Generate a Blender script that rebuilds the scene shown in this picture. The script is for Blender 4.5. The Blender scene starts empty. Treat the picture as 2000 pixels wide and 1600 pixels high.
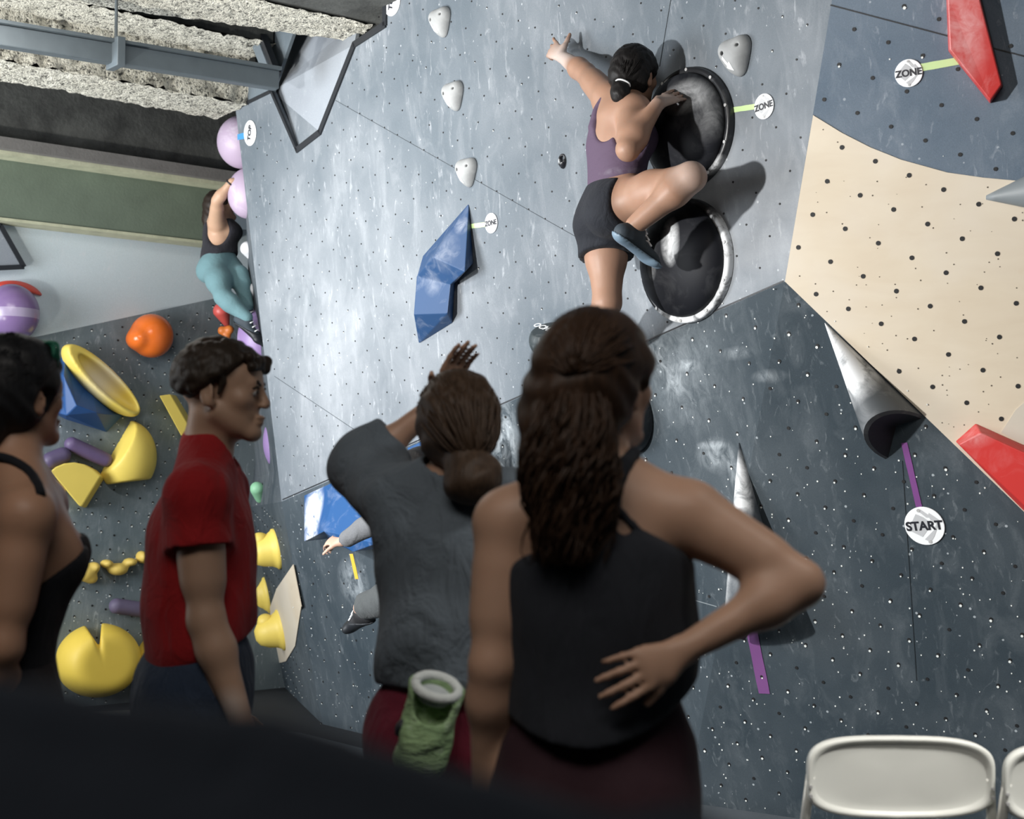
import bpy, bmesh, math, random
import numpy as np
from mathutils import Vector, Matrix
from mathutils.bvhtree import BVHTree

random.seed(7)
rng = np.random.default_rng(7)
scene = bpy.context.scene
COL = scene.collection
R = math.radians

# ------------------------------------------------------------------ camera, light, exposure
FPX = 2777.8
PITCH = R(3.15)
CAM = np.array([0.0, 0.0, 1.4])
cam = bpy.data.cameras.new('camera')
cam.sensor_width = 36; cam.lens = 50; cam.clip_start = 0.05
cam.dof.use_dof = True; cam.dof.focus_distance = 5.9; cam.dof.aperture_fstop = 4.0
camo = bpy.data.objects.new('camera', cam); COL.objects.link(camo)
camo.location = CAM; camo.rotation_euler = (R(90) + PITCH, 0, 0)
scene.camera = camo

w = bpy.data.worlds.new('world'); scene.world = w; w.use_nodes = True
w.node_tree.nodes['Background'].inputs[0].default_value = (0.62, 0.76, 0.88, 1)
w.node_tree.nodes['Background'].inputs[1].default_value = 0.14
vs = scene.view_settings
vs.view_transform = 'Standard'; vs.look = 'None'; vs.gamma = 1.0; vs.use_curve_mapping = False
vs.exposure = 0.0

def lamp(name, kind, loc, target, energy, color, **kw):
    l = bpy.data.lights.new(name, kind); l.energy = energy; l.color = color
    for k, v in kw.items(): setattr(l, k, v)
    o = bpy.data.objects.new(name, l); COL.objects.link(o); o.location = loc
    o.rotation_euler = (Vector(target) - Vector(loc)).to_track_quat('-Z', 'Y').to_euler()
    return o
# floodlight on the left of the hall, aimed along the climbing wall
lamp('flood_light', 'SPOT', (-2.7, 3.2, 2.15), (0.9, 6.3, 2.2), 840, (1.0, 0.985, 0.955), spot_size=R(86), spot_blend=0.55, shadow_soft_size=0.07)
# broad soft fill from the left side of the hall, source unseen
lamp('side_fill_light', 'AREA', (-5.0, 5.4, 2.0), (-0.6, 8.0, 2.4), 165, (0.93, 0.97, 1.0), shape='RECTANGLE', size=2.4, size_y=2.2, spread=R(120))
# soft overhead light on the mats; added unseen fills for spectators and chairs
lamp('overhead_fill_light', 'AREA', (-2.2, 6.0, 3.6), (-2.0, 7.2, 0.0), 40, (1.0, 0.97, 0.92), shape='RECTANGLE', size=1.6, size_y=0.3)
lamp('overhead_fill_light', 'AREA', (-0.6, 0.2, 4.1), (0.2, 3.0, 1.0), 75, (1.0, 0.95, 0.88), shape='RECTANGLE', size=2.6, size_y=1.2)
lamp('overhead_fill_light', 'AREA', (1.7, 1.7, 3.6), (1.15, 3.6, 0.6), 14.5, (1.0, 0.97, 0.92), shape='RECTANGLE', size=0.6, size_y=0.4, spread=R(62))
# added unseen fill thrown up to brighten the sprayed beams
lamp('beam_fill_light', 'SPOT', (-3.9, 4.2, 0.6), (-2.0, 7.0, 3.8), 800, (1.0, 0.96, 0.88), spot_size=R(64), spot_blend=0.7, shadow_soft_size=0.15)

# ------------------------------------------------------------------ helpers
def V(*a): return np.array(a, float)
def nrm(a): a = np.asarray(a, float); return a / np.linalg.norm(a)
FW = V(0, math.cos(PITCH), math.sin(PITCH)); UP = V(0, -math.sin(PITCH), math.cos(PITCH)); RT = V(1, 0, 0)
def ray(px, py): return FW + RT * (px - 1000) / FPX + UP * (800 - py) / FPX
def P(px, py, Y): d = ray(px, py); return CAM + d * (Y / d[1])
class Plane:
    def __init__(s, p0, n):
        s.p0 = np.asarray(p0, float); s.n = nrm(n)
        s.u = nrm(np.cross((0, 0, 1), s.n)); s.v = np.cross(s.n, s.u)
    def hit(s, px, py, off=0.0):
        d = ray(px, py); t = (s.n @ (s.p0 + s.n * off - CAM)) / (s.n @ d); return CAM + d * t
    def mat(s, p, ang=0.0, sc=1.0):
        c, q = math.cos(ang), math.sin(ang)
        x = s.u * c + s.v * q; y = -s.u * q + s.v * c
        m = Matrix(((x[0], y[0], s.n[0], p[0]), (x[1], y[1], s.n[1], p[1]), (x[2], y[2], s.n[2], p[2]), (0, 0, 0, 1)))
        return m @ Matrix.Scale(sc, 4)
def plane3(a, b, c):
    n = nrm(np.cross(b - a, c - a))
    if n @ (CAM - a) < 0: n = -n
    return Plane(a, n)

def link(name, data, parent=None):
    o = bpy.data.objects.new(name, data); COL.objects.link(o)
    if parent is not None:
        o.parent = parent
    return o
def mk(name, verts, faces, mat=None, parent=None, smooth=False, world=True):
    me = bpy.data.meshes.new(name)
    verts = np.asarray(verts, float)
    if isinstance(faces, np.ndarray):
        n = faces.shape[1]
        me.vertices.add(len(verts)); me.vertices.foreach_set('co', verts.ravel())
        me.loops.add(faces.size); me.loops.foreach_set('vertex_index', faces.ravel().astype(np.int32))
        me.polygons.add(len(faces)); me.polygons.foreach_set('loop_start', np.arange(0, faces.size, n, dtype=np.int32))
        me.update(calc_edges=True); me.validate()
    else:
        me.from_pydata([tuple(v) for v in verts], [], faces); me.update()
    if mat: me.materials.append(mat)
    if smooth: me.polygons.foreach_set('use_smooth', [True] * len(me.polygons))
    o = link(name, me, parent)
    if parent is not None and world: o.matrix_parent_inverse = Matrix.Translation(-Vector(parent.location))
    return o
def thing(name, label, cat, loc=(0, 0, 0), group=None):
    o = bpy.data.objects.new(name, None); COL.objects.link(o); o.location = Vector(loc)
    o['label'] = label; o['category'] = cat; o.empty_display_size = 0.1
    if group: o['group'] = group
    return o
def tag(o, label, cat, group=None):
    o['label'] = label; o['category'] = cat
    if group: o['group'] = group
    return o
def struct(o): o['kind'] = 'structure'; return o
def bevel(o, wd, seg=2):
    m = o.modifiers.new('bevel', 'BEVEL'); m.width = wd; m.segments = seg; m.limit_method = 'ANGLE'; m.angle_limit = R(20); return o
def prism(pts, n, thick):
    k = len(pts); f = [np.asarray(p) for p in pts]; b = [p - n * thick for p in f]
    faces = [list(range(k)), list(range(2 * k - 1, k - 1, -1))]
    for i in range(k): faces.append([i, k + i, k + (i + 1) % k, (i + 1) % k])
    return f + b, faces
def fixn(o):
    bm = bmesh.new(); bm.from_mesh(o.data); bmesh.ops.recalc_face_normals(bm, faces=bm.faces); bm.to_mesh(o.data); bm.free(); return o
def sheet(name, pts, n, thick, mat, parent=None):
    v, f = prism(pts, n, thick); return fixn(mk(name, v, f, mat, parent))
def tube(pts, rad, seg=8):
    pts = [np.asarray(p, float) for p in pts]; vs_, fs = [], []
    rad = rad if hasattr(rad, '__len__') else [rad] * len(pts)
    ref = V(0.31, 0.2, 0.93)
    for i, p in enumerate(pts):
        t = nrm(pts[min(i + 1, len(pts) - 1)] - pts[max(i - 1, 0)])
        a = nrm(np.cross(t, ref)); b = np.cross(t, a)
        for j in range(seg):
            q = 2 * math.pi * j / seg; vs_.append(p + rad[i] * (a * math.cos(q) + b * math.sin(q)))
    for i in range(len(pts) - 1):
        for j in range(seg):
            k = (j + 1) % seg; fs.append([i * seg + j, i * seg + k, (i + 1) * seg + k, (i + 1) * seg + j])
    fs.append(list(range(seg))[::-1]); fs.append([(len(pts) - 1) * seg + j for j in range(seg)])
    return vs_, fs
def merge(lst):
    vs_, fs = [], []
    for v, f in lst:
        o = len(vs_); vs_ += list(v); fs += [[i + o for i in q] for q in f]
    return vs_, fs
def dup_children(src, dst):
    for ch in src.children:
        c = ch.copy(); COL.objects.link(c); c.parent = dst
        for g in ch.children:
            d = g.copy(); COL.objects.link(d); d.parent = c

# ------------------------------------------------------------------ materials
class NT:
    def __init__(s, name):
        s.m = bpy.data.materials.new(name); s.m.use_nodes = True; s.t = s.m.node_tree
        s.b = s.t.nodes['Principled BSDF']; s.tc = None
    def n(s, t, **kw):
        x = s.t.nodes.new(t)
        for k, v in kw.items(): setattr(x, k, v)
        return x
    def l(s, a, b): s.t.links.new(a, b)
    def coord(s, scale=(1, 1, 1), rot=(0, 0, 0)):
        if not s.tc: s.tc = s.n('ShaderNodeTexCoord')
        mp = s.n('ShaderNodeMapping'); mp.inputs['Scale'].default_value = scale; mp.inputs['Rotation'].default_value = rot
        s.l(s.tc.outputs['Object'], mp.inputs[0]); return mp.outputs[0]
    def noise(s, co, scale, detail=4, rough=0.55, dist=0.0):
        x = s.n('ShaderNodeTexNoise'); x.inputs['Scale'].default_value = scale; x.inputs['Detail'].default_value = detail
        x.inputs['Roughness'].default_value = rough; x.inputs['Distortion'].default_value = dist
        s.l(co, x.inputs['Vector']); return x.outputs['Fac']
    def voro(s, co, scale):
        x = s.n('ShaderNodeTexVoronoi'); x.inputs['Scale'].default_value = scale; s.l(co, x.inputs['Vector']); return x
    def ramp(s, fac, a, b, ca=(0, 0, 0, 1), cb=(1, 1, 1, 1)):
        x = s.n('ShaderNodeValToRGB'); x.color_ramp.elements[0].position = a; x.color_ramp.elements[1].position = b
        x.color_ramp.elements[0].color = ca; x.color_ramp.elements[1].color = cb
        s.l(fac, x.inputs[0]); return x.outputs[0]
    def math(s, op, a, b=None, c=None):
        x = s.n('ShaderNodeMath', operation=op); x.use_clamp = op in ('MULTIPLY', 'ADD', 'MAXIMUM') and False
        for i, q in enumerate((a, b, c)):
            if q is None: continue
            if isinstance(q, (int, float)): x.inputs[i].default_value = q
            else: s.l(q, x.inputs[i])
        return x.outputs[0]
    def mix(s, fac, a, b):
        x = s.n('ShaderNodeMix', data_type='RGBA')
        for i, q in ((0, fac), (6, a), (7, b)):
            if isinstance(q, (int, float)): x.inputs[i].default_value = q
            elif isinstance(q, tuple): x.inputs[i].default_value = q if len(q) == 4 else q + (1,)
            else: s.l(q, x.inputs[i])
        return x.outputs[2]
    def spot(s, loc, rad):
        """soft mask, 1 near loc (world metres), with radius rad"""
        if not s.tc: s.tc = s.n('ShaderNodeTexCoord')
        d = s.n('ShaderNodeVectorMath', operation='SUBTRACT'); s.l(s.tc.outputs['Object'], d.inputs[0]); d.inputs[1].default_value = tuple(loc)
        sc = s.n('ShaderNodeVectorMath', operation='DIVIDE'); s.l(d.outputs[0], sc.inputs[0])
        sc.inputs[1].default_value = rad if hasattr(rad, '__len__') else (rad, rad, rad)
        ln = s.n('ShaderNodeVectorMath', operation='LENGTH'); s.l(sc.outputs[0], ln.inputs[0])
        return s.ramp(ln.outputs['Value'], 0.25, 1.0, (1, 1, 1, 1), (0, 0, 0, 1))
    def bump(s, h, strength=0.2, dist=0.01):
        x = s.n('ShaderNodeBump'); x.inputs['Strength'].default_value = strength; x.inputs['Distance'].default_value = dist
        s.l(h, x.inputs['Height']); s.l(x.outputs[0], s.b.inputs['Normal'])
    def col(s, c): 
        if isinstance(c, tuple): s.b.inputs['Base Color'].default_value = c if len(c) == 4 else c + (1,)
        else: s.l(c, s.b.inputs['Base Color'])
    def rough(s, r):
        if isinstance(r, (int, float)): s.b.inputs['Roughness'].default_value = r
        else: s.l(r, s.b.inputs['Roughness'])

def simple(name, c, rough=0.5, var=0.12, nscale=14, bump=0.0, bscale=60, spec=0.5, sss=0.0, sheen=0.0):
    t = NT(name); co = t.coord(); f = t.noise(co, nscale)
    a = tuple(x * (1 - var) for x in c); b = tuple(min(1, x * (1 + var)) for x in c)
    t.col(t.mix(f, a, b)); t.rough(rough); t.b.inputs['Specular IOR Level'].default_value = spec
    if bump: t.bump(t.noise(co, bscale, 5), bump, 0.006)
    if sss:
        t.b.inputs['Subsurface Weight'].default_value = sss; t.b.inputs['Subsurface Radius'].default_value = (0.02, 0.008, 0.004)
        t.b.inputs['Subsurface Scale'].default_value = 0.6
    if sheen: t.b.inputs['Sheen Weight'].default_value = sheen
    return t.m
def wallpaint(name, base, chalk, amount, smear_rot=0.0, speck=0.5, rough=0.78, spots=()):
    """textured climbing-wall paint with chalk smears, hand dust and white specks"""
    t = NT(name); co = t.coord()
    big = t.noise(co, 1.1, 4, 0.6, 0.3)
    mid = t.noise(t.coord((4.5, 4.5, 1.6), (0, smear_rot, 0)), 2.2, 6, 0.65, 0.8)
    sm = t.noise(t.coord((9, 9, 2.6), (0, smear_rot * 1.4, 0)), 3.1, 4, 0.6, 1.2)
    fine = t.noise(co, 160, 2, 0.6)
    k1 = t.ramp(big, 0.38, 0.68); k2 = t.ramp(mid, 0.50, 0.72); k3 = t.ramp(sm, 0.61, 0.72)
    dust = t.math('ADD', t.math('MULTIPLY', k1, 0.30 * amount), t.math('MULTIPLY', k2, 0.24 * amount))
    streak = t.math('MULTIPLY', k3, 0.46 * amount)
    grain = t.math('MULTIPLY_ADD', fine, 0.9, 0.55)
    dust = t.math('MULTIPLY', t.math('ADD', dust, streak), grain)
    for loc, rad, am in spots:
        q = t.math('MULTIPLY', t.spot(loc, rad), (t.ramp(t.noise(co, 2.6, 5, 0.6, 0.6), 0.15, 0.70) if max(rad) > .5 else t.ramp(t.noise(t.coord((1, 1, .6), (0, smear_rot, 0)), 16, 7, 0.7, 1.2), 0.36, 0.66)))
        dust = t.math('ADD', dust, t.math('MULTIPLY', q, am))
    vo = t.voro(co, 17); sel = t.noise(co, 40, 1)
    dot = t.math('MULTIPLY', t.math('LESS_THAN', vo.outputs['Distance'], 0.085), t.math('GREATER_THAN', sel, 0.5))
    dust = t.math('ADD', dust, t.math('MULTIPLY', dot, speck))
    cl = t.n('ShaderNodeClamp'); t.l(dust, cl.inputs[0])
    b2 = t.mix(t.noise(co, 300, 2), tuple(x * 0.72 for x in base), tuple(x * 1.28 for x in base))
    t.col(t.mix(cl.outputs[0], b2, chalk)); t.rough(rough)
    t.b.inputs['Specular IOR Level'].default_value = 0.3
    t.bump(t.noise(co, 260, 3, 0.6), 0.15, 0.004)
    return t.m
def chalky(name, base, rough, spots, chalk=(0.82, 0.84, 0.86), amount=0.35, nscale=9, spec=0.5):
    """plastic with worn chalk; spots = (loc, radius, strength)"""
    t = NT(name); co = t.coord()
    n1 = t.ramp(t.noise(co, nscale, 6, 0.65, 0.8), 0.52, 0.85)
    d = t.math('MULTIPLY', n1, amount)
    for loc, rad, am in spots:
        q = t.math('MULTIPLY', t.spot(loc, rad), t.ramp(t.noise(co, nscale * 1.6, 5, 0.65, 0.9), 0.28, 0.62))
        d = t.math('ADD', d, t.math('MULTIPLY', q, am))
    cl = t.n('ShaderNodeClamp'); t.l(d, cl.inputs[0])
    t.col(t.mix(cl.outputs[0], base, chalk))
    t.rough(t.math('MULTIPLY_ADD', cl.outputs[0], 0.5, rough)); t.b.inputs['Specular IOR Level'].default_value = spec; return t.m
def fabric(name, c, rough=0.9, fold=0.25, fscale=(7, 7, 3.5), var=0.25):
    t = NT(name); co = t.coord(fscale)
    f = t.noise(co, 2.2, 5, 0.55, 0.8)
    t.col(t.mix(t.noise(t.coord(), 220, 2), tuple(x * (1 - var) for x in c), tuple(min(1, x * (1 + var)) for x in c)))
    t.rough(rough); t.b.inputs['Specular IOR Level'].default_value = 0.2
    t.b.inputs['Sheen Weight'].default_value = 0.05
    t.bump(f, fold, 0.03); return t.m
def skinmat(name, c, chalkspots=()):
    t = NT(name); co = t.coord()
    f = t.noise(co, 9, 4, 0.6); g = t.noise(co, 60, 3)
    a = t.mix(f, tuple(x * 0.86 for x in c), (min(1, c[0] * 1.12), c[1] * 1.05, c[2] * 1.02))
    d = 0.0
    for loc, rad, am in chalkspots:
        q = t.math('MULTIPLY', t.spot(loc, rad), am); d = q if isinstance(d, float) else t.math('ADD', d, q)
    if not isinstance(d, float): a = t.mix(d, a, (0.62, 0.58, 0.56))
    t.col(a); t.rough(0.48); t.b.inputs['Specular IOR Level'].default_value = 0.35
    t.b.inputs['Subsurface Weight'].default_value = 0.12; t.b.inputs['Subsurface Radius'].default_value = (0.02, 0.008, 0.004)
    t.b.inputs['Subsurface Scale'].default_value = 0.5
    t.bump(g, 0.06, 0.004); return t.m
def hairmat(name, c, c2=None):
    t = NT(name); co = t.coord((60, 60, 9)); f = t.noise(co, 2.0, 4, 0.6, 0.5)
    t.col(t.mix(f, tuple(x * 0.5 for x in c), c2 or tuple(min(1, x * 1.7) for x in c)))
    t.rough(0.5); t.b.inputs['Specular IOR Level'].default_value = 0.22
    t.bump(f, 0.35, 0.006); return t.m

# ------------------------------------------------------------------ signed-distance bodies
class SDF:
    def __init__(s): s.pr = []
    def add(s, fn, lo, hi, k, tagname='', op='u'):
        if lo is not None: lo, hi = np.minimum(lo, hi), np.maximum(lo, hi)
        s.pr.append((fn, lo, hi, k, tagname, op))
    def cone(s, a, ra, b, rb, k=0.02, t='', op='u'):
        a = np.asarray(a, float); b = np.asarray(b, float); ab = b - a; L2 = max(ab @ ab, 1e-9)
        def fn(X, Y, Z):
            h = np.clip(((X - a[0]) * ab[0] + (Y - a[1]) * ab[1] + (Z - a[2]) * ab[2]) / L2, 0, 1)
            return np.sqrt((X - a[0] - ab[0] * h) ** 2 + (Y - a[1] - ab[1] * h) ** 2 + (Z - a[2] - ab[2] * h) ** 2) - (ra + (rb - ra) * h)
        r = max(ra, rb); s.add(fn, np.minimum(a, b) - r, np.maximum(a, b) + r, k, t, op)
    def ell(s, c, r, ax=None, k=0.02, t='', op='u'):
        c = np.asarray(c, float); r = np.asarray(r, float); A = np.eye(3) if ax is None else np.asarray(ax, float)
        def fn(X, Y, Z):
            x, y, z = X - c[0], Y - c[1], Z - c[2]
            q = [(x * A[i][0] + y * A[i][1] + z * A[i][2]) for i in range(3)]
            k0 = np.sqrt((q[0] / r[0]) ** 2 + (q[1] / r[1]) ** 2 + (q[2] / r[2]) ** 2)
            k1 = np.sqrt((q[0] / r[0] ** 2) ** 2 + (q[1] / r[1] ** 2) ** 2 + (q[2] / r[2] ** 2) ** 2)
            return k0 * (k0 - 1) / np.maximum(k1, 1e-6)
        ext = np.abs(A.T) @ r; s.add(fn, c - ext, c + ext, k, t, op)
    def fcone(s, a, ra, b, rb, k=0.02, t='', hollow=0.0):
        """cone with a flat open end at b (sleeves, trouser legs)"""
        a = np.asarray(a, float); b = np.asarray(b, float); ab = b - a; L = np.linalg.norm(ab); w_ = ab / L
        def fn(X, Y, Z):
            q = (X - a[0]) * w_[0] + (Y - a[1]) * w_[1] + (Z - a[2]) * w_[2]; h = np.clip(q / L, 0, 1.3)
            d = np.sqrt((X - a[0] - ab[0] * h) ** 2 + (Y - a[1] - ab[1] * h) ** 2 + (Z - a[2] - ab[2] * h) ** 2) - (ra + (rb - ra) * np.minimum(h, 1))
            d = np.maximum(d, q - L)
            if hollow:
                di = np.sqrt((X - b[0]) ** 2 + (Y - b[1]) ** 2 + (Z - b[2]) ** 2) - (rb - hollow); d = np.maximum(d, -di)
            return d
        r = max(ra, rb); s.add(fn, np.minimum(a, b) - r, np.maximum(a, b) + r, k, t)
    def ecap(s, a, b, lat, rx1, ry1, rx2, ry2, k=0.03, t='', op='u'):
        a = np.asarray(a, float); b = np.asarray(b, float); L = np.linalg.norm(b - a); wv = (b - a) / L
        u = nrm(lat - wv * (lat @ wv)); v = np.cross(wv, u)
        def fn(X, Y, Z):
            x, y, z = X - a[0], Y - a[1], Z - a[2]
            h = x * wv[0] + y * wv[1] + z * wv[2]; hc = np.clip(h, 0, L); tt = hc / L
            rx = rx1 + (rx2 - rx1) * tt; ry = ry1 + (ry2 - ry1) * tt; m = np.minimum(rx, ry)
            q = np.sqrt(((x * u[0] + y * u[1] + z * u[2]) / rx) ** 2 + ((x * v[0] + y * v[1] + z * v[2]) / ry) ** 2 + ((h - hc) / m) ** 2)
            return (q - 1) * m
        r = max(rx1, ry1, rx2, ry2); s.add(fn, np.minimum(a, b) - r, np.maximum(a, b) + r, k, t, op)
    def cut(s, p, n, k=0.004):
        """remove everything on the +n side of the plane at p"""
        p = np.asarray(p, float); n = nrm(n)
        s.add(lambda X, Y, Z: (X - p[0]) * n[0] + (Y - p[1]) * n[1] + (Z - p[2]) * n[2], None, None, k, 'cut', 'i')
    def sub(s, tags, infl=0.0):
        o = SDF()
        for fn, lo, hi, k, t, op in s.pr:
            if any(t.startswith(q) for q in tags):
                o.pr.append(((lambda X, Y, Z, f=fn: f(X, Y, Z) - infl), lo - infl, hi + infl, k, t, op))
        return o
    def build(s, vox):
        us = [p for p in s.pr if p[5] == 'u']
        lo = np.min([p[1] for p in us], 0) - 4 * vox; hi = np.max([p[2] for p in us], 0) + 4 * vox
        n = np.ceil((hi - lo) / vox).astype(int) + 1
        xs = [(lo[i] + vox * np.arange(n[i])).astype(np.float32) for i in range(3)]
        F = np.full(n, 1.0, np.float32)
        for fn, l, h, k, t, op in s.pr:
            if l is None: sl = [slice(0, n[i]) for i in range(3)]
            else:
                pad = k + 3 * vox
                sl = [slice(max(0, int((l[i] - pad - lo[i]) / vox)), max(0, min(n[i], int((h[i] + pad - lo[i]) / vox) + 2))) for i in range(3)]
                if any(q.stop <= q.start for q in sl): continue
            X = xs[0][sl[0]][:, None, None]; Y = xs[1][sl[1]][None, :, None]; Z = xs[2][sl[2]][None, None, :]
            d = fn(X, Y, Z).astype(np.float32); f = F[tuple(sl)]; k = max(k, 1e-4)
            if op == 'u':
                q = np.maximum(k - np.abs(f - d), 0) / k; F[tuple(sl)] = np.minimum(f, d) - q * q * k * 0.25
            else:
                if op == 's': d = -d
                q = np.maximum(k - np.abs(f - d), 0) / k; F[tuple(sl)] = np.maximum(f, d) + q * q * k * 0.25
        return nets(F, lo, vox)
def nets(F, lo, vox):
    I = F < 0; nx, ny, nz = F.shape
    c = [(a, b, d) for a in (0, 1) for b in (0, 1) for d in (0, 1)]
    cnt = np.zeros((nx - 1, ny - 1, nz - 1), np.int8)
    for a, b, d in c: cnt += I[a:nx - 1 + a, b:ny - 1 + b, d:nz - 1 + d]
    act = (cnt > 0) & (cnt < 8); idx = np.argwhere(act); N = len(idx)
    vid = np.full(act.shape, -1, np.int32); vid[act] = np.arange(N)
    val = {q: F[idx[:, 0] + q[0], idx[:, 1] + q[1], idx[:, 2] + q[2]] for q in c}
    pos = np.zeros((N, 3)); ct = np.zeros(N)
    for p in c:
        for ax in range(3):
            if p[ax]: continue
            q = list(p); q[ax] = 1; q = tuple(q); va, vb = val[p], val[q]; m = (va < 0) != (vb < 0)
            t = np.where(m, va / np.where(m, va - vb, 1), 0)
            pt = np.zeros((N, 3)); pt[:] = p; pt[:, ax] = t; pos += pt * m[:, None]; ct += m
    pos = (idx + pos / ct[:, None]) * vox + lo
    faces = []
    for ax in range(3):
        a, b = [(1, 2), (2, 0), (0, 1)][ax]
        s0 = [slice(None)] * 3; s1 = [slice(None)] * 3; s0[ax] = slice(0, -1); s1[ax] = slice(1, None)
        A, B = I[tuple(s0)], I[tuple(s1)]; e = np.argwhere(A != B)
        e = e[(e[:, a] > 0) & (e[:, b] > 0) & (e[:, a] < F.shape[a] - 1) & (e[:, b] < F.shape[b] - 1)]
        sg = A[e[:, 0], e[:, 1], e[:, 2]]
        def at(da, db):
            q = e.copy(); q[:, a] -= da; q[:, b] -= db; return vid[q[:, 0], q[:, 1], q[:, 2]]
        Q = np.stack([at(1, 1), at(0, 1), at(0, 0), at(1, 0)], 1); Q[~sg] = Q[~sg][:, ::-1]; faces.append(Q)
    return pos, np.concatenate(faces)
def smooth_verts(v, f, it=2, lam=0.5):
    v = v.copy(); n = len(v)
    e = np.concatenate([f[:, [i, (i + 1) % 4]] for i in range(4)])
    deg = np.bincount(e[:, 0], minlength=n) + np.bincount(e[:, 1], minlength=n)
    for _ in range(it):
        acc = np.stack([np.bincount(e[:, 0], v[e[:, 1], i], n) + np.bincount(e[:, 1], v[e[:, 0], i], n) for i in range(3)], 1)
        v += lam * (acc / np.maximum(deg, 1)[:, None] - v)
    return v
def sdf_obj(S, vox, name, mat, parent=None, sm=2, wrinkle=0.0, wfreq=30, world=True):
    v, f = S.build(vox)
    if sm: v = smooth_verts(v, f, sm)
    if wrinkle:
        p = v * wfreq
        w_ = np.sin(p[:, 2] * 1.1 + 2.2 * np.sin(p[:, 0] * .5) + 1.3 * np.sin(p[:, 1] * .7)) * np.sin(p[:, 0] * .6 + 1.7 * np.sin(p[:, 2] * .4))
        c = v.mean(0); d = v - c; d[:, 2] *= 0.15; d /= np.linalg.norm(d, axis=1)[:, None] + 1e-6
        v = v + d * (w_ * wrinkle)[:, None]
    return mk(name, v, f, mat, parent, smooth=True, world=world)

# ------------------------------------------------------------------ planes of the climbing walls
BD = V(0.788, 0.616, 0); CD = V(-0.616, 0.788, 0)          # along the roof beams / across them
PM = Plane(BD * 4 + V(0, 0, 2.0), V(-0.788, -0.616, -math.tan(R(5))))
V0 = PM.hit(550, 980); V1 = PM.hit(1533, 550); VT = PM.hit(1625, 0); MTL = PM.hit(460, 212)
VW = P(2000, 1000, 5.0); VB = P(1340, 1575, 6.25)
PR = plane3(V1, VT, VW); PL2 = plane3(V1, VW, VB); PL1 = plane3(V0, V1, VB)
def on_z(a, b, z): t = (z - a[2]) / (b[2] - a[2]); return a + (b - a) * t
def pl_at(pl, x, z): n = pl.n; return V(x, (n @ pl.p0 - n[0] * x - n[2] * z) / n[1], z)
BB = on_z(V1, VB, -0.02)                                     # fold foot
LB = pl_at(PL1, -1.12, -0.02)
SB1 = P(490, 990, 9.9); SBT = P(560, 150, 10.1)
PS = plane3(V0, LB, SB1); SB2 = pl_at(PS, SB1[0] - 0.03, -0.02)
PSU = plane3(V0, MTL, SBT)
PBW = Plane(SB1, V(0.616, -0.788, 0))
la, lb = PBW.hit(-260, 729), PBW.hit(480, 570)
PBU = plane3(la, lb, PBW.hit(150, 430, 0.16))

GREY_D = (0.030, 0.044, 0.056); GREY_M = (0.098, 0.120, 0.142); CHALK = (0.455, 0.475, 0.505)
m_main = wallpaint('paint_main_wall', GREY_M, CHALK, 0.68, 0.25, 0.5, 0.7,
   [(PM.hit(700, 720), (1.3, 1.6, 1.0), 0.27), (PM.hit(1430, 450), (0.8, 0.8, 0.9), 0.5), (PM.hit(640, 540), (0.8, 1.0, 1.2), 0.16)])  # broad pale patches lighten the lower left and right of the wall
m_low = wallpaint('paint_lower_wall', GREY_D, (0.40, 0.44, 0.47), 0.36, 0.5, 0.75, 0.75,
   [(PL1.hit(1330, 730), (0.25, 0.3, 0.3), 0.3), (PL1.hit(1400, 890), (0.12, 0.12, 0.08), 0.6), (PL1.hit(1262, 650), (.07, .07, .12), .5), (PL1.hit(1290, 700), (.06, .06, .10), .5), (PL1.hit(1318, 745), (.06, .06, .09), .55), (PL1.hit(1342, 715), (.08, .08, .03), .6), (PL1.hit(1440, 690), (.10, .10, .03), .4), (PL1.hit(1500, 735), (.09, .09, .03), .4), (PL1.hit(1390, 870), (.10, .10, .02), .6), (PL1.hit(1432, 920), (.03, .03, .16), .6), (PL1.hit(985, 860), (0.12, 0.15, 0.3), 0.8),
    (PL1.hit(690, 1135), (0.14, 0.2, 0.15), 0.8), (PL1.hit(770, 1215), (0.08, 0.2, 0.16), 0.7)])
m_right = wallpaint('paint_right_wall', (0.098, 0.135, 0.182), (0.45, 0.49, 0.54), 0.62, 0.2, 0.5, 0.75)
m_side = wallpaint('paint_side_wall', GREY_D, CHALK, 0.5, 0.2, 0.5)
m_back = wallpaint('paint_back_wall', (0.118, 0.152, 0.170), (0.60, 0.65, 0.68), 0.6, 0.9, 0.6)
m_backup = wallpaint('paint_back_wall_upper', (0.52, 0.60, 0.64), (0.72, 0.68, 0.70), 0.4, 0.3, 0.3)
m_facet = wallpaint('paint_corner_facets', (0.24, 0.265, 0.30), CHALK, 0.35, 0.2, 0.25)
m_black = simple('black_edge', (0.012, 0.014, 0.018), 0.5)
m_hole = simple('dark_hole', (0.008, 0.008, 0.009), 0.6)
m_chip_glint = simple('chip_glint_white', (0.75, 0.78, 0.76), 0.8)
m_metal = simple('zinc_bolt', (0.45, 0.45, 0.45), 0.3)

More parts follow.
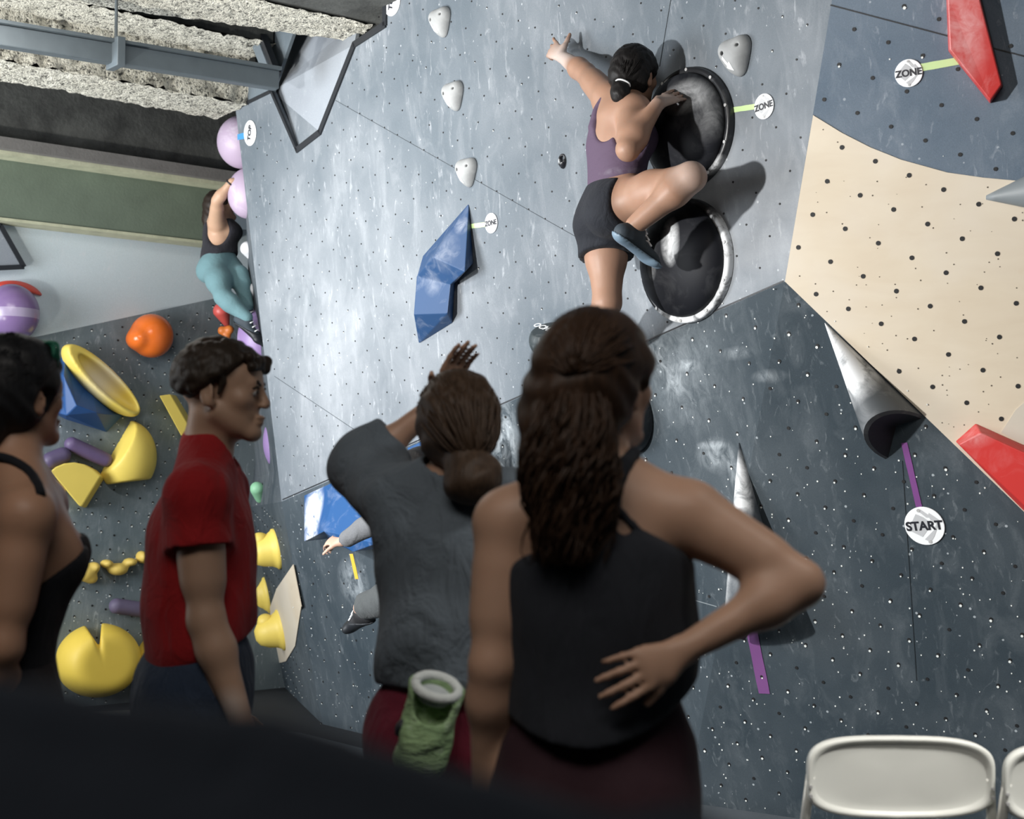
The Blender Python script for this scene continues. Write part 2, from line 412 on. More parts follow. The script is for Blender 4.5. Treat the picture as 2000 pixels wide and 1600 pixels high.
# ------------------------------------------------------------------ floor, mats, ceiling, beams
m_floor = simple('dark_rubber_floor', (0.018, 0.021, 0.026), 0.7, 0.3, 6, 0.2, 40)
m_mat = simple('grey_vinyl_mat', (0.085, 0.10, 0.115), 0.6, 0.2, 5, 0.15, 30)
struct(mk('floor', *prism([V(-9, -3, 0), V(6, -3, 0), V(6, 12, 0), V(-9, 12, 0)], V(0, 0, 1), 0.1), m_floor))
def mat_block(pts, z, label):
    o = sheet('crash_mat', [V(p[0], p[1], z) for p in pts], V(0, 0, 1), z, m_mat); bevel(o, 0.02, 3)
    return tag(o, label, 'mat')
mat_block([(-0.30, 4.0), (3.4, 4.0), (3.4, 4.3), (0.80, 6.16), (-0.28, 6.9)], 0.055, 'grey vinyl floor mat along the foot of the dark wall behind the white chairs')
mat_block([(-2.2, 4.0), (-0.32, 4.0), (-0.32, 6.9), (-1.16, 7.9), (-2.2, 8.2)], 0.06, 'grey floor mat below the fold of the wall, partly hidden by the standing group')
mat_block([(-4.6, 4.0), (-2.24, 4.0), (-2.24, 8.7), (-3.3, 8.35), (-4.6, 7.3)], 0.06, 'grey floor mat at the foot of the back wall with yellow holds')

t = NT('sprayed_insulation'); co = t.coord()
n1 = t.noise(co, 26, 5, 0.7); n2 = t.noise(co, 75, 3, 0.7)
sp = t.ramp(t.math('MULTIPLY_ADD', n2, 0.55, t.math('MULTIPLY', n1, 0.45)), 0.40, 0.50)
t.col(t.mix(sp, (0.07, 0.07, 0.06), t.mix(t.noise(co, 3), (0.74, 0.71, 0.60), (0.90, 0.88, 0.79)))); t.rough(0.95)
t.bump(t.math('ADD', n1, n2), 0.9, 0.04); m_pop = t.m
t = NT('old_concrete'); co = t.coord()
t.col(t.mix(t.ramp(t.noise(co, 5, 7, 0.7), 0.35, 0.75), (0.035, 0.037, 0.036), (0.10, 0.105, 0.10)))
t.rough(0.9); t.bump(t.noise(co, 40, 5), 0.4, 0.01); m_conc = t.m
m_green = simple('green_painted_beam', (0.120, 0.153, 0.116), 0.7, 0.25, 5, 0.2)
m_pale = simple('pale_peeling_ledge', (0.42, 0.43, 0.31), 0.8, 0.35, 12, 0.3)
m_ledge = simple('grey_dusty_ledge', (0.15, 0.145, 0.14), 0.9, 0.3, 10, 0.3)
m_pipe = simple('painted_steel_conduit', (0.085, 0.105, 0.12), 0.45, 0.2, 12)
def bc(s, c, z): return BD * s + CD * c + V(0, 0, z)
def beam(name, s0, s1, c0, c1, z0, z1, mat, rough=0.0):
    pts = [bc(s0, c0, z0), bc(s1, c0, z0), bc(s1, c1, z0), bc(s0, c1, z0)]
    return struct(sheet(name, pts, V(0, 0, -1), z1 - z0, mat))
def lumpy_strip(name, quad, mat, du, amp, parent=None):
    """subdivided quad with thick rough sprayed surface"""
    a, b, c, d = quad; L = np.linalg.norm(b - a); W = np.linalg.norm(d - a); nu = int(L / du) + 1; nv = max(2, int(W / du) + 1)
    n = nrm(np.cross(b - a, d - a)); g = rng.normal(size=(nv + 1, nu + 1)) * amp
    g = (g + np.roll(g, 1, 0) + np.roll(g, 1, 1)) / 1.7
    vs_ = []
    for j in range(nv + 1):
        for i in range(nu + 1):
            s_, t_ = i / nu, j / nv; vs_.append((a * (1 - s_) + b * s_) * (1 - t_) + (d * (1 - s_) + c * s_) * t_ + n * g[j, i] + V(0, 0, 1) * g[j, i] * .6)
    vs_ = np.array(vs_); I = np.arange((nv + 1) * (nu + 1)).reshape(nv + 1, nu + 1)
    q = np.stack([I[:-1, :-1], I[:-1, 1:], I[1:, 1:], I[1:, :-1]], -1).reshape(-1, 4)
    return mk(name, vs_, q, mat, parent, smooth=True)
struct(mk('ceiling', *prism([V(-9, -3, 4.30), V(-9, 12, 4.30), V(6, 12, 4.30), V(6, -3, 4.30)], V(0, 0, -1), 0.15), m_conc))
bm1 = beam('beam_sprayed_far', -3.2, 3.84, 7.46, 7.84, 3.66, 4.29, m_conc)
lumpy_strip('insulation', [bc(-2.6, 7.84, 3.645), bc(3.85, 7.84, 3.645), bc(3.85, 7.44, 3.645), bc(-2.6, 7.44, 3.645)], m_pop, 0.022, 0.010, bm1)
lumpy_strip('insulation', [bc(-2.6, 7.44, 3.645), bc(3.85, 7.44, 3.645), bc(3.85, 7.44, 4.28), bc(-2.6, 7.44, 4.28)], m_pop, 0.03, 0.010, bm1)
bm2 = beam('beam_sprayed_step', -3.2, 3.84, 7.12, 7.45, 3.93, 4.29, m_conc)
lumpy_strip('insulation', [bc(-2.6, 7.46, 3.915), bc(3.85, 7.46, 3.915), bc(3.85, 7.10, 3.915), bc(-2.6, 7.10, 3.915)], m_pop, 0.022, 0.012, bm2)
e1 = P(692, 76, 7.57); e2 = e1 + (P(-260, -40, 6.55) - e1); e2[2] = e1[2]
nb = nrm(np.cross(e1 - e2, V(0, 0, 1)));  nb = nb if nb[1] < 0 else -nb
e3 = P(752, 46, 7.3); e3[2] = e1[2]
bm3 = struct(sheet('beam_sprayed_near', [e2, e1, e3, e3 + nb * 1.2, e2 + nb * 1.6], V(0, 0, -1), 0.48, m_conc))
q1, q0 = e1 - V(0, 0, .015), e2 - V(0, 0, .015)
lumpy_strip('insulation', [q0, q1, q1 + nb * 0.30, q0 + nb * 0.75], m_pop, 0.022, 0.010, bm3)
beam('beam_concrete', -3.2, 4.45, 8.50, 8.92, 3.43, 4.29, m_conc)
beam('trim_1', -3.2, 4.30, 8.42, 8.50, 3.41, 3.48, m_ledge)
beam('trim_2', -3.2, 4.25, 8.47, 8.64, 3.385, 3.41, m_pale)
beam('beam_green', -3.2, 4.30, 8.61, 8.75, 3.03, 3.385, m_green)
beam('trim_3', -3.2, 4.30, 8.60, 8.76, 3.012, 3.03, m_pale)
# conduit under the beams
k0, k1 = P(-120, 52, 6.35), P(540, 158, 7.55)
cdt = thing('steel_conduit', 'blue-grey steel channel hanging under the sprayed ceiling beams', 'pipe', k0)
ch = []
ax = nrm(k1 - k0); sd = nrm(np.cross(ax, V(0, 0, 1)))
if sd[1] > 0: sd = -sd
def cbox(a, b, u, v, hu, hv):
    c = [a - u * hu - v * hv, a + u * hu - v * hv, a + u * hu + v * hv, a - u * hu + v * hv]
    d = [q + (b - a) for q in c]
    return c + d, [[0, 1, 2, 3], [7, 6, 5, 4], [0, 4, 5, 1], [1, 5, 6, 2], [2, 6, 7, 3], [3, 7, 4, 0]]
o = fixn(mk('channel', *cbox(k0, k1, sd, V(0, 0, 1), 0.03, 0.05), m_pipe, cdt)); bevel(o, 0.006)
o = fixn(mk('flange', *cbox(k0 + V(0, 0, .058), k1 + V(0, 0, .058), sd, V(0, 0, 1), 0.055, 0.008), m_pipe, cdt))
hp = P(226, 106, 6.9)
mk('hanger_rod', *tube([hp + V(0, 0, .06), hp + V(0, 0.0, .62)], 0.008, 8), m_pipe, cdt)
o = fixn(mk('clamp', *cbox(hp - V(0, 0, .07) - ax * .0, hp + V(0, 0, .075), ax, sd, 0.022, 0.062), m_pipe, cdt)); bevel(o, 0.004)

# ------------------------------------------------------------------ walls
def inpoly(x, y, poly):
    c = False; j = len(poly) - 1
    for i in range(len(poly)):
        if (poly[i][1] > y) != (poly[j][1] > y) and x < (poly[j][0] - poly[i][0]) * (y - poly[i][1]) / (poly[j][1] - poly[i][1]) + poly[i][0]: c = not c
        j = i
    return c
mpx = [(550, 980), (1533, 550), (1692, -400), (756, -400), (752, 48), (692, 87), (625, 258), (580, 293), (530, 178), (460, 212)]
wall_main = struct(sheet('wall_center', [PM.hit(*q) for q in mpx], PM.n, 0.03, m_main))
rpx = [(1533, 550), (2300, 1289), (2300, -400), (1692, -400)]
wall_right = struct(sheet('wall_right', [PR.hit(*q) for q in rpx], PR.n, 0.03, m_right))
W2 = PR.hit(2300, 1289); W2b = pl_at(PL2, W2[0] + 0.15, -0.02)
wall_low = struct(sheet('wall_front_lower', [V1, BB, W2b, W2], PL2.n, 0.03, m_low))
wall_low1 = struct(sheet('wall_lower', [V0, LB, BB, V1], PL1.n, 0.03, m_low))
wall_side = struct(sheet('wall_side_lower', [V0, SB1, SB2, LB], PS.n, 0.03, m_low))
_v, _f = prism([V0, MTL, SBT, SB1], V(-1, 0, 0), .04)
wall_side_u = struct(fixn(mk('wall_side', _v, [[0, 1, 2], [0, 2, 3], [7, 5, 4], [7, 6, 5]] + _f[2:], m_side)))
def bwp(q): return PBW.hit(*q)
lr = PBW.hit(640, 535)
wb = [la, lb, lr, V(lr[0], lr[1], -0.02), V(la[0], la[1], -0.02)]
wall_back = struct(sheet('wall_back', wb, PBW.n, 0.05, m_back))
wall_back_u = struct(sheet('wall_back_upper', [PBU.hit(-260, 350), PBU.hit(560, 460), PBU.hit(560, 553), lb, la], PBU.n, 0.05, m_backup))
# side and rear walls of the hall, outside the frame
m_hall = simple('hall_wall', (0.16, 0.17, 0.18), 0.9)
struct(sheet('wall_left', [V(-6.6, -3, 0), V(-6.6, 12, 0), V(-6.6, 12, 4.3), V(-6.6, -3, 4.3)], V(1, 0, 0), 0.1, m_hall))
struct(sheet('wall_rear', [V(-9, -2.9, 0), V(-9, -2.9, 4.3), V(6, -2.9, 4.3), V(6, -2.9, 0)], V(0, 1, 0), 0.1, m_hall))

# black edge of the main panel and the facets of the corner behind it
edge = [(752, -60), (752, 48), (692, 87), (625, 258), (580, 293), (530, 178), (460, 212)]
for i in range(len(edge) - 1):
    a, b = PM.hit(*edge[i], .004), PM.hit(*edge[i + 1], .004); d = nrm(b - a); sdv = np.cross(d, PM.n)
    wd = 0.016 if i in (0, 1, 2, 3) else 0.009
    o = fixn(mk('panel_edge', *cbox(a - d * .006, b + d * .006, sdv, PM.n, wd, 0.007), m_black, wall_main))
m_f2 = wallpaint('paint_corner_facet_dark', (0.10, 0.125, 0.145), CHALK, 0.2, 0.2, 0.2)
def facet(name, q, mat):
    pts = [PM.hit(x, y, -off) for x, y, off in q]
    return fixn(mk(name, *prism(pts, PM.n, 0.02), mat, wall_main))
facet('corner_facet', [(530, 178, .06), (560, 40, .30), (700, 40, .14), (692, 87, .03)], m_facet)
facet('corner_facet', [(530, 178, .06), (692, 87, .03), (625, 258, .02)], m_facet)
facet('corner_facet', [(530, 178, .06), (625, 258, .02), (580, 293, .015)], m_main)
facet('corner_facet', [(480, 30, .02), (585, 30, .05), (532, 180, .0)], m_f2)
facet('corner_facet', [(458, 150, .0), (540, 150, .0), (530, 178, .0), (459, 216, .0)], m_f2)
a, b = PM.hit(490, 45, .05), PM.hit(532, 150, .05)
o = fixn(mk('corner_strut', *cbox(a, b, nrm(np.cross(b - a, PM.n)), PM.n, 0.045, 0.02), m_f2, wall_main))
o = fixn(mk('corner_strut', *cbox(a + PM.u * .06, b + PM.u * .05, nrm(np.cross(b - a, PM.n)), PM.n, 0.022, 0.02), m_black, wall_main))

# plywood panel on the right wall
t = NT('birch_plywood'); co = t.coord((1, 1, 3.2), (0, 0.5, 0.4))
g = t.noise(co, 3.2, 6, 0.6, 0.7); g2 = t.noise(t.coord(), 1.6, 3, 0.5, 0.5); kn = t.ramp(t.noise(t.coord(), 4.5, 3, 0.5), 0.66, 0.78)
cc = t.mix(g, (0.58, 0.48, 0.36), (0.70, 0.62, 0.49)); cc = t.mix(t.math('MULTIPLY', t.ramp(g2, 0.42, 0.62), 0.55), cc, (0.69, 0.63, 0.54))
t.col(t.mix(t.math('MULTIPLY', kn, 0.45), cc, (0.55, 0.36, 0.19))); t.rough(0.6); m_ply = t.m
ppx = [(1533, 550), (1588, 225), (1645, 260), (1700, 288), (1760, 312), (1850, 337), (1920, 347), (1985, 353), (2060, 352), (2300, 340), (2300, 1289)]
ply = sheet('plywood_panel', [PR.hit(*q, .004) for q in ppx], PR.n, 0.004, m_ply, wall_right)
ply['label'] = 'bare plywood panel with curved top edge'
m_ply2 = simple('paler_plywood', (0.57, 0.52, 0.44), 0.65, 0.06, 5)
sheet('plywood_patch', [PR.hit(*q, .006) for q in [(1955, 845), (1984, 800), (2060, 735), (2300, 800), (2300, 1000), (2100, 920)]], PR.n, 0.003, m_ply2, wall_right)
t3 = [(572, 1103), (588, 1185), (576, 1262), (558, 1292), (538, 1297), (520, 1285), (508, 1240), (540, 1150)]
sheet('plywood_panel', [PS.hit(*q, .006) for q in t3], PS.n, 0.005, m_ply, wall_side)

def disc(c, u, v, n, r, h, seg=8):
    top = [c + n * h + r * (u * math.cos(a) + v * math.sin(a)) for a in np.arange(seg) * 2 * math.pi / seg]
    bot = [p - n * (h + .004) for p in top]
    return top + bot, [list(range(seg))] + [[i, seg + i, seg + (i + 1) % seg, (i + 1) % seg] for i in range(seg)]
def lattice(pl, o, a, b, poly, rad, off, box=(-40, 2040, -40, 1640), skip=()):
    # grid of bolt holes: three neighbouring holes give the spacing on the wall itself
    O = pl.hit(*o); A = pl.hit(*a) - O; B = pl.hit(*b) - O; out = []
    B = B - A * (A @ B) / (A @ A); B *= np.linalg.norm(A) / np.linalg.norm(B)
    for i in range(-45, 46):
        for j in range(-45, 46):
            p = O + A * i + B * j; d = p - CAM; z = d @ FW
            if z < .5: continue
            x, y = 1000 + FPX * d[0] / z, 800 - FPX * (d @ UP) / z
            if box[0] < x < box[1] and box[2] < y < box[3] and inpoly(x, y, poly): out.append((p + pl.n * off, x, y))
    return out
def holes(pl, pts, rad, parent, chips=0.0, white=0.0):
    lst, ch = [], []
    for p, x, y in pts:
        lst.append(disc(p, pl.u, pl.v, pl.n, rad, .0015))
        if random.random() < white:
            c = p - pl.v * rad * .9 + pl.u * random.uniform(-.4, .4) * rad
            ch.append(disc(c, pl.u, pl.v, pl.n, rad * random.uniform(.45, .85), .0025, 6))  # painted glint: light caught on the lower rim of the hole
        for _ in range(int(chips) + (random.random() < chips % 1)):
            c = p + pl.u * random.uniform(-.09, .09) + pl.v * random.uniform(-.09, .09)
            ch.append(disc(c, pl.u, pl.v, pl.n, rad * random.uniform(.22, .55), .001, 5))
    o = mk('bolt_holes', *merge(lst), m_hole, parent); o['kind'] = 'stuff'
    if ch: o = mk('chips_and_glints', *merge(ch), m_chip_glint, parent); o['kind'] = 'stuff'
mp_in = [(560, 970), (1525, 545), (1615, 0), (1640, -60), (760, -60), (700, 90), (632, 265), (580, 310), (520, 240), (470, 230)]
holes(PM, lattice(PM, (641, 672), (663, 690), (628, 724), mp_in, .006, .001), .0042, wall_main, 0.12, 0.1)
rp_in = [(1545, 540), (1600, 215), (1700, 270), (1850, 325), (1985, 345), (2040, 340), (2040, -40), (1640, -40)]
holes(PR, lattice(PR, (1645, 288), (1710, 315), (1617, 362), rp_in, .007, .001), .0072, wall_right, 0.2, 0.1)
pl_in = [(1545, 545), (1592, 240), (1700, 300), (1850, 350), (1985, 362), (2040, 362), (2040, 1010), (1995, 975)]
hole_me = None
for p, x, y in lattice(PR, (1645, 288), (1710, 315), (1617, 362), pl_in, .008, .0045):
    v, f = disc(p, PR.u, PR.v, PR.n, .0085, .001, 12); mk('bolt_hole', v, f, m_hole, wall_right)
specks = []
for _ in range(170):
    x, y = random.uniform(1545, 2030), random.uniform(240, 990)
    if inpoly(x, y, pl_in): specks.append(disc(PR.hit(x, y, .0045), PR.u, PR.v, PR.n, random.uniform(.0012, .003), .0006, 6))
o = mk('nail_holes', *merge(specks), simple('nail_hole', (.10, .08, .06), .8), wall_right); o['kind'] = 'stuff'
l1_in = [(560, 985), (1525, 560), (1345, 1560), (620, 1470)]
holes(PL1, lattice(PL1, (1440, 846), (1497, 873), (1433, 915), l1_in, .006, .001), .0062, wall_low1, 1.3, 0.75)
l2_in = [(1536, 562), (2040, 1050), (2040, 1600), (1350, 1570)]
holes(PL2, lattice(PL2, (1687, 966), (1744, 993), (1680, 1035), l2_in, .006, .001), .0068, wall_low, 1.5, 0.75)
bw_in = [(0, 680), (470, 580), (475, 1380), (0, 1380)]
holes(PBW, lattice(PBW, (265, 1000), (290, 1008), (262, 1026), bw_in, .006, .001), .007, wall_back, 0.4, 0.8)
ss_in = [(548, 1000), (605, 1440), (485, 1420), (487, 985)]
holes(PS, lattice(PS, (560, 1040), (566, 1046), (558, 1066), ss_in, .006, .001), .006, wall_side, 0.3, 0.7)
# seams between sheets
def seam(pl, a, b, parent, wd=0.0022, mat=None):
    p, q = pl.hit(*a, .0012), pl.hit(*b, .0012); s_ = nrm(np.cross(q - p, pl.n))
    fixn(mk('seam', *cbox(p, q, s_, pl.n, wd, .0012), mat or m_black, parent))
m_seam = simple('seam_grey', (.05, .06, .07), .8)  # dark grey joint lines on the main wall
for a, b in [((655, 196), (880, 324)), ((880, 324), (1145, 474)), ((1288, 130), (1315, -30)), ((536, 735), (690, 838))]: seam(PM, a, b, wall_main, .0009, m_seam)
seam(PR, (1622, 10), (1880, 78), wall_right); seam(PR, (1880, 78), (2030, 118), wall_right)
m_l3 = simple('pale_scuff', (0.20, 0.23, 0.25), .7)
for a, b in [((1330, 1165), (1400, 1185))]: seam(PL1, a, b, wall_low1, .0016, m_l3)
seam(PL2, (1762, 900), (1790, 1330), wall_low, .0007, simple('faint_seam', (.022, .032, .04), .8)); pass
seam(PM, (552, 976), (1530, 549), wall_main, .003)

# ------------------------------------------------------------------ signs and tape
m_white = simple('white_plastic', (0.86, 0.88, 0.90), 0.4, 0.02)
m_logo = simple('grey_print', (0.50, 0.51, 0.53), 0.5, 0.02)
m_ink = simple('black_ink', (0.012, 0.013, 0.02), 0.5)
def local(name, v, f, mat, parent, M=None):
    me = bpy.data.meshes.new(name); me.from_pydata([tuple(q) for q in v], [], f); me.update(); me.materials.append(mat)
    return link(name, me, parent)
def flat(polys, z, th=0.0008):
    out = []
    for pg in polys: out.append(prism([V(x, y, z) for x, y in pg], V(0, 0, 1), th))
    return merge(out)
def text_obj(body, size, mat, parent, loc, rot=0.0, name='lettering', bold=0.0, sx=1.0):
    c = bpy.data.curves.new(name, 'FONT'); c.body = body; c.size = size; c.align_x = 'CENTER'; c.align_y = 'CENTER'
    c.extrude = 0.0004; c.offset = bold; c.materials.append(mat); c.space_character = 1.0
    tmp = bpy.data.objects.new('tmp', c); COL.objects.link(tmp)
    dg = bpy.context.evaluated_depsgraph_get(); me = bpy.data.meshes.new_from_object(tmp.evaluated_get(dg)); bpy.data.objects.remove(tmp)
    me.name = name
    if not me.materials: me.materials.append(mat)
    o = link(name, me, parent); o.location = loc; o.rotation_euler = (0, 0, rot); o.scale = (sx, 1, 1); return o
def sign(pl, px, py, r, word, label, ang=0.0, text_ang=0.0, group=None):
    e = thing('route_sign', label, 'sign', (0, 0, 0), group)
    e.matrix_world = pl.mat(pl.hit(px, py, .002), ang)
    k = 40; c = [V(r * math.cos(a), r * math.sin(a), .004) for a in np.arange(k) * 2 * math.pi / k]
    o = local('disc', *prism(c, V(0, 0, 1), .004), m_white, e); bevel(o, .001, 1)
    s = r
    polys = [[(-.86, .0), (-.2, .70), (.10, .46), (.34, .12), (.10, -.22), (-.28, -.52)],
             [(.0, .78), (.12, .86), (.40, .52), (.47, .60), (.86, .10), (.30, -.62), (.02, -.88), (-.22, -.66), (.40, -.30), (.62, -.02), (.50, .16), (.42, .22), (.40, .36), (.26, .40)]]
    o = local('logo', *flat([[(x * s, y * s) for x, y in pg] for pg in polys], .0049), m_logo, e)
    text_obj(word, r * (.68 if len(word) == 4 else .64), m_ink, e, (0, 0, .0056), text_ang, bold=r * .022, sx=1.0 if len(word) < 5 else .98)
    for sy in (.84, -.84):
        v, f = disc(V(0, sy * s, .0042), V(1, 0, 0), V(0, 1, 0), V(0, 0, 1), r * .09, .0018, 10); local('screw', v, f, m_metal, e)
    return e
sign(PM, 1493, 208, .047, 'ZONE', 'small round white sign reading ZONE right of the upper black disc', R(0), R(4))
sign(PM, 960, 436, .047, 'ZONE', 'small round white sign reading ZONE beside the tip of the long blue volume', R(0), R(0))
sign(PR, 1775, 143, .0475, 'ZONE', 'round white sign reading ZONE left of the upper red volume', R(0), R(2))
sign(PL2, 1806, 1027, .074, 'START', 'large round white sign reading START under the purple tape', R(14), R(-10))
sign(PM, 489, 260, .074, 'TOP', 'round white sign reading TOP beside the pale purple balls at the wall corner', R(0), R(70))
sign(PM, 766, 2, .074, 'TOP', 'round white sign reading TOP at the top edge beside the sprayed beam', R(0), R(70))
def tape(pl, a, b, wd, c, label, off=.0015):
    p, q = pl.hit(*a, off), pl.hit(*b, off); d = nrm(q - p); s_ = nrm(np.cross(pl.n, d)) * wd / 2
    n = 6; rows = [p + (q - p) * i / n for i in range(n + 1)]
    j = [s_ * (1 + random.uniform(-.04, .04)) for _ in rows]
    vs_ = [r_ + x for r_, x in zip(rows, j)] + [r_ - x for r_, x in zip(rows, j)]
    top = [v + pl.n * .0008 for v in vs_]; m = n + 1; N = 2 * m
    fs = [[N + i, N + i + 1, N + m + i + 1, N + m + i] for i in range(n)]
    fs += [[i, N + i, N + i + 1, i + 1][::-1] for i in range(n)] + [[m + i, N + m + i, N + m + i + 1, m + i + 1] for i in range(n)]
    fs += [[0, N, N + m, m], [n, N + n, N + 2 * m - 1, 2 * m - 1]]
    return tag(fixn(mk('tape_strip', top[:0] + vs_ + top, fs, simple('tape', c, .5, .05))), label, 'tape')
GREEN = (0.53, 0.70, 0.33); PURP = (0.175, 0.052, 0.21)
tape(PM, (1418, 217), (1476, 208), .020, GREEN, 'light green tape from the upper black disc to its ZONE sign')
tape(PM, (905, 444), (951, 438), .022, GREEN, 'light green tape from the long blue volume to its ZONE sign')
tape(PR, (1799, 132), (1872, 119), .026, GREEN, 'light green tape from the upper red volume to its ZONE sign')
tape(PL2, (1766, 865), (1795, 990), .023, PURP, 'purple tape running down from the open cone to the START sign')
tape(PL2, (1464, 1212), (1493, 1355), .050, (0.17, 0.06, 0.20), 'wide purple tape below the tall chalky cone behind the raised elbow')
tape(PL1, (686, 1082), (697, 1131), .034, (0.78, 0.50, 0.06), 'yellow tape below the blue volume with the bright facet')
tape(PM, (464, 268), (478, 265), .035, (0.06, 0.25, 0.50), 'short blue tape left of the TOP sign at the wall corner')

# ------------------------------------------------------------------ holds on the main wall
def grey_hold():
    S = SDF()
    S.ell((-.030, .022, .006), (.036, .040, .052), k=.03); S.ell((.030, .026, .004), (.034, .036, .040), k=.045)
    S.ell((0, -.020, .004), (.044, .050, .048), k=.04); S.cone((0, -.02, .004), .034, (.006, -.056, .0), .014, k=.03)
    S.cut((0, 0, 0), (0, 0, -1))
    S.cone((-.028, .010, .08), .0075, (-.026, .010, .02), .0075, k=.003, op='s')
    S.cone((.036, .022, .08), .0055, (.034, .022, .01), .0055, k=.003, op='s')
    return S.build(.003)
hv, hf = grey_hold(); hv = smooth_verts(hv, hf, 2)
m_hold = chalky('grey_resin', (0.30, 0.31, 0.315), .65, [], amount=.15, nscale=25)
hold_me = mk('body', hv, hf, m_hold, None, True); hmesh = hold_me.data; bpy.data.objects.remove(hold_me)
bvh = BVHTree.FromPolygons([tuple(q) for q in hv], [tuple(q) for q in hf])
def drape(x, y): 
    h = bvh.ray_cast(Vector((x, y, .3)), Vector((0, 0, -1))); return V(x, y, (h[0].z if h[0] else 0.02) + .0012)
def arrow_mesh():
    a, b = V(-.028, -.006), V(.002, -.058); d = nrm(b - a); s_ = V(-d[1], d[0]); L = np.linalg.norm(b - a); vs_, fs = [], []
    rows = [(0, .005), (.2, .005), (.4, .005), (.55, .005), (.55, .014), (.7, .0105), (.85, .0055), (1, .0006)]
    for t_, w_ in rows:
        for q in (-1, -.4, .4, 1): p = a + d * L * t_ + s_ * w_ * q; vs_.append(drape(*p))
    for i in range(len(rows) - 1):
        for j in range(3): fs.append([i * 4 + j, i * 4 + j + 1, i * 4 + 5 + j, i * 4 + 4 + j])
    return vs_, fs
av, af = arrow_mesh()
def holes_in(e):
    for x, y, r, z in ((-.027, .010, .0072, .034), (.035, .022, .0052, .022)):
        local('bolt_hole', *disc(V(x, y, z), V(1, 0, 0), V(0, 1, 0), V(0, 0, 1), r, .001, 12), m_hole, e)
g0 = None
for px, py, sc, ang, lab in [(1443, 108, 1.08, R(4), 'grey shield-shaped hold right of the upper black disc'),
                        (866, 42, 1.02, R(0), 'grey shield-shaped hold, highest of the three in the middle of the wall'),
                        (891, 186, 1.0, R(0), 'grey shield-shaped hold, second of three down the middle of the wall'),
                        (917, 335, .98, R(-4), 'grey shield-shaped hold, lowest of the three above the long blue volume')]:
    e = thing('pocket_hold', lab, 'climbing hold', (0, 0, 0), 'grey shield-shaped holds')
    e.matrix_world = PM.mat(PM.hit(px, py), ang, sc)
    if g0 is None:
        g0 = e; link('body', hmesh, e); o = local('arrow_sticker', av, af, m_white, e); holes_in(e)
    else: dup_children(g0, e)
# small mirror-dark crimp
S = SDF(); c = PM.hit(1100, 315, .0)
A = np.array([PM.u, PM.v, PM.n]); S.ell(c, (.022, .034, .022), A, .01); S.ell(c + PM.u * .006 + PM.v * .01 + PM.n * .012, (.010, .014, .014), A, .004, op='s'); S.cut(c, -PM.n)
tag(sdf_obj(S, .003, 'crimp_hold', chalky('glossy_black_resin', (.015, .016, .02), .25, [(c + PM.n * .02 - PM.u * .008, .014, .9)], amount=.5, nscale=40)), 'tiny black and white hold alone left of the climber', 'climbing hold')

def lathe(pl, c, prof, seg=64, rim=()):
    vs_, fs = [], []
    for r, h in prof:
        for i in range(seg):
            a = 2 * math.pi * i / seg; vs_.append(c + (pl.u * math.cos(a) + pl.v * math.sin(a)) * r + pl.n * h)
    for k in range(len(prof) - 1):
        for i in range(seg): j = (i + 1) % seg; fs.append([k * seg + i, k * seg + j, (k + 1) * seg + j, (k + 1) * seg + i])
    fs.append([(len(prof) - 1) * seg + i for i in range(seg)])
    return vs_, fs
def dish(px, py, r, h, label, spots, rimspots):
    c = PM.hit(px, py); e = thing('disc_macro', label, 'climbing hold', c)
    a0 = math.acos(0.25); prof = [(r * .90, .03)]
    for i in range(1, 15): q = i / 14; prof.append((r * .90 * math.cos(q * math.pi / 2) ** .8 + .0005, .03 + h * math.sin(q * math.pi / 2)))
    o = fixn(mk('dome', *lathe(PM, c, prof), chalky('black_fibreglass', (.013, .014, .018), .55, spots, amount=.06, nscale=6, spec=.15), e, True))
    rim = [(r, 0), (r, .022), (r * .985, .030), (r * .93, .031), (r * .89, .026)]
    fixn(mk('rim', *lathe(PM, c, rim), chalky('black_rim', (.016, .017, .02), .35, rimspots, amount=.1, nscale=12), e, True))
    for i in range(10):
        a = 2 * math.pi * (i + .3) / 10
        mk('bolt', *disc(c + (PM.u * math.cos(a) + PM.v * math.sin(a)) * r * .955 + PM.n * .031, PM.u, PM.v, PM.n, .0065, .003, 10), m_metal, e)
    return e
dish(1349, 250, .232, .085, 'large domed black disc under the climber\'s right hand', [(PM.hit(1335, 185, .11), (.13, .13, .08), .5), (PM.hit(1385, 215, .1), (.1, .1, .14), .25)], [(PM.hit(1404, 330, .03), .06, .8)])
cd = PM.hit(1338, 508)
dish(1343, 510, .245, .085, 'large domed black disc below, with white chalk patch and chalked rim', [(PM.hit(1305, 470, .12), (.055, .055, .11), 1.4), (PM.hit(1288, 520, .07), (.05, .05, .08), 1.2)],
     [(PM.hit(1400, 520, .03), (.2, .2, .20), 1.6), (PM.hit(1330, 622, .03), (.25, .25, .09), 1.6), (PM.hit(1405, 440, .03), (.1, .1, .1), 1.2)])

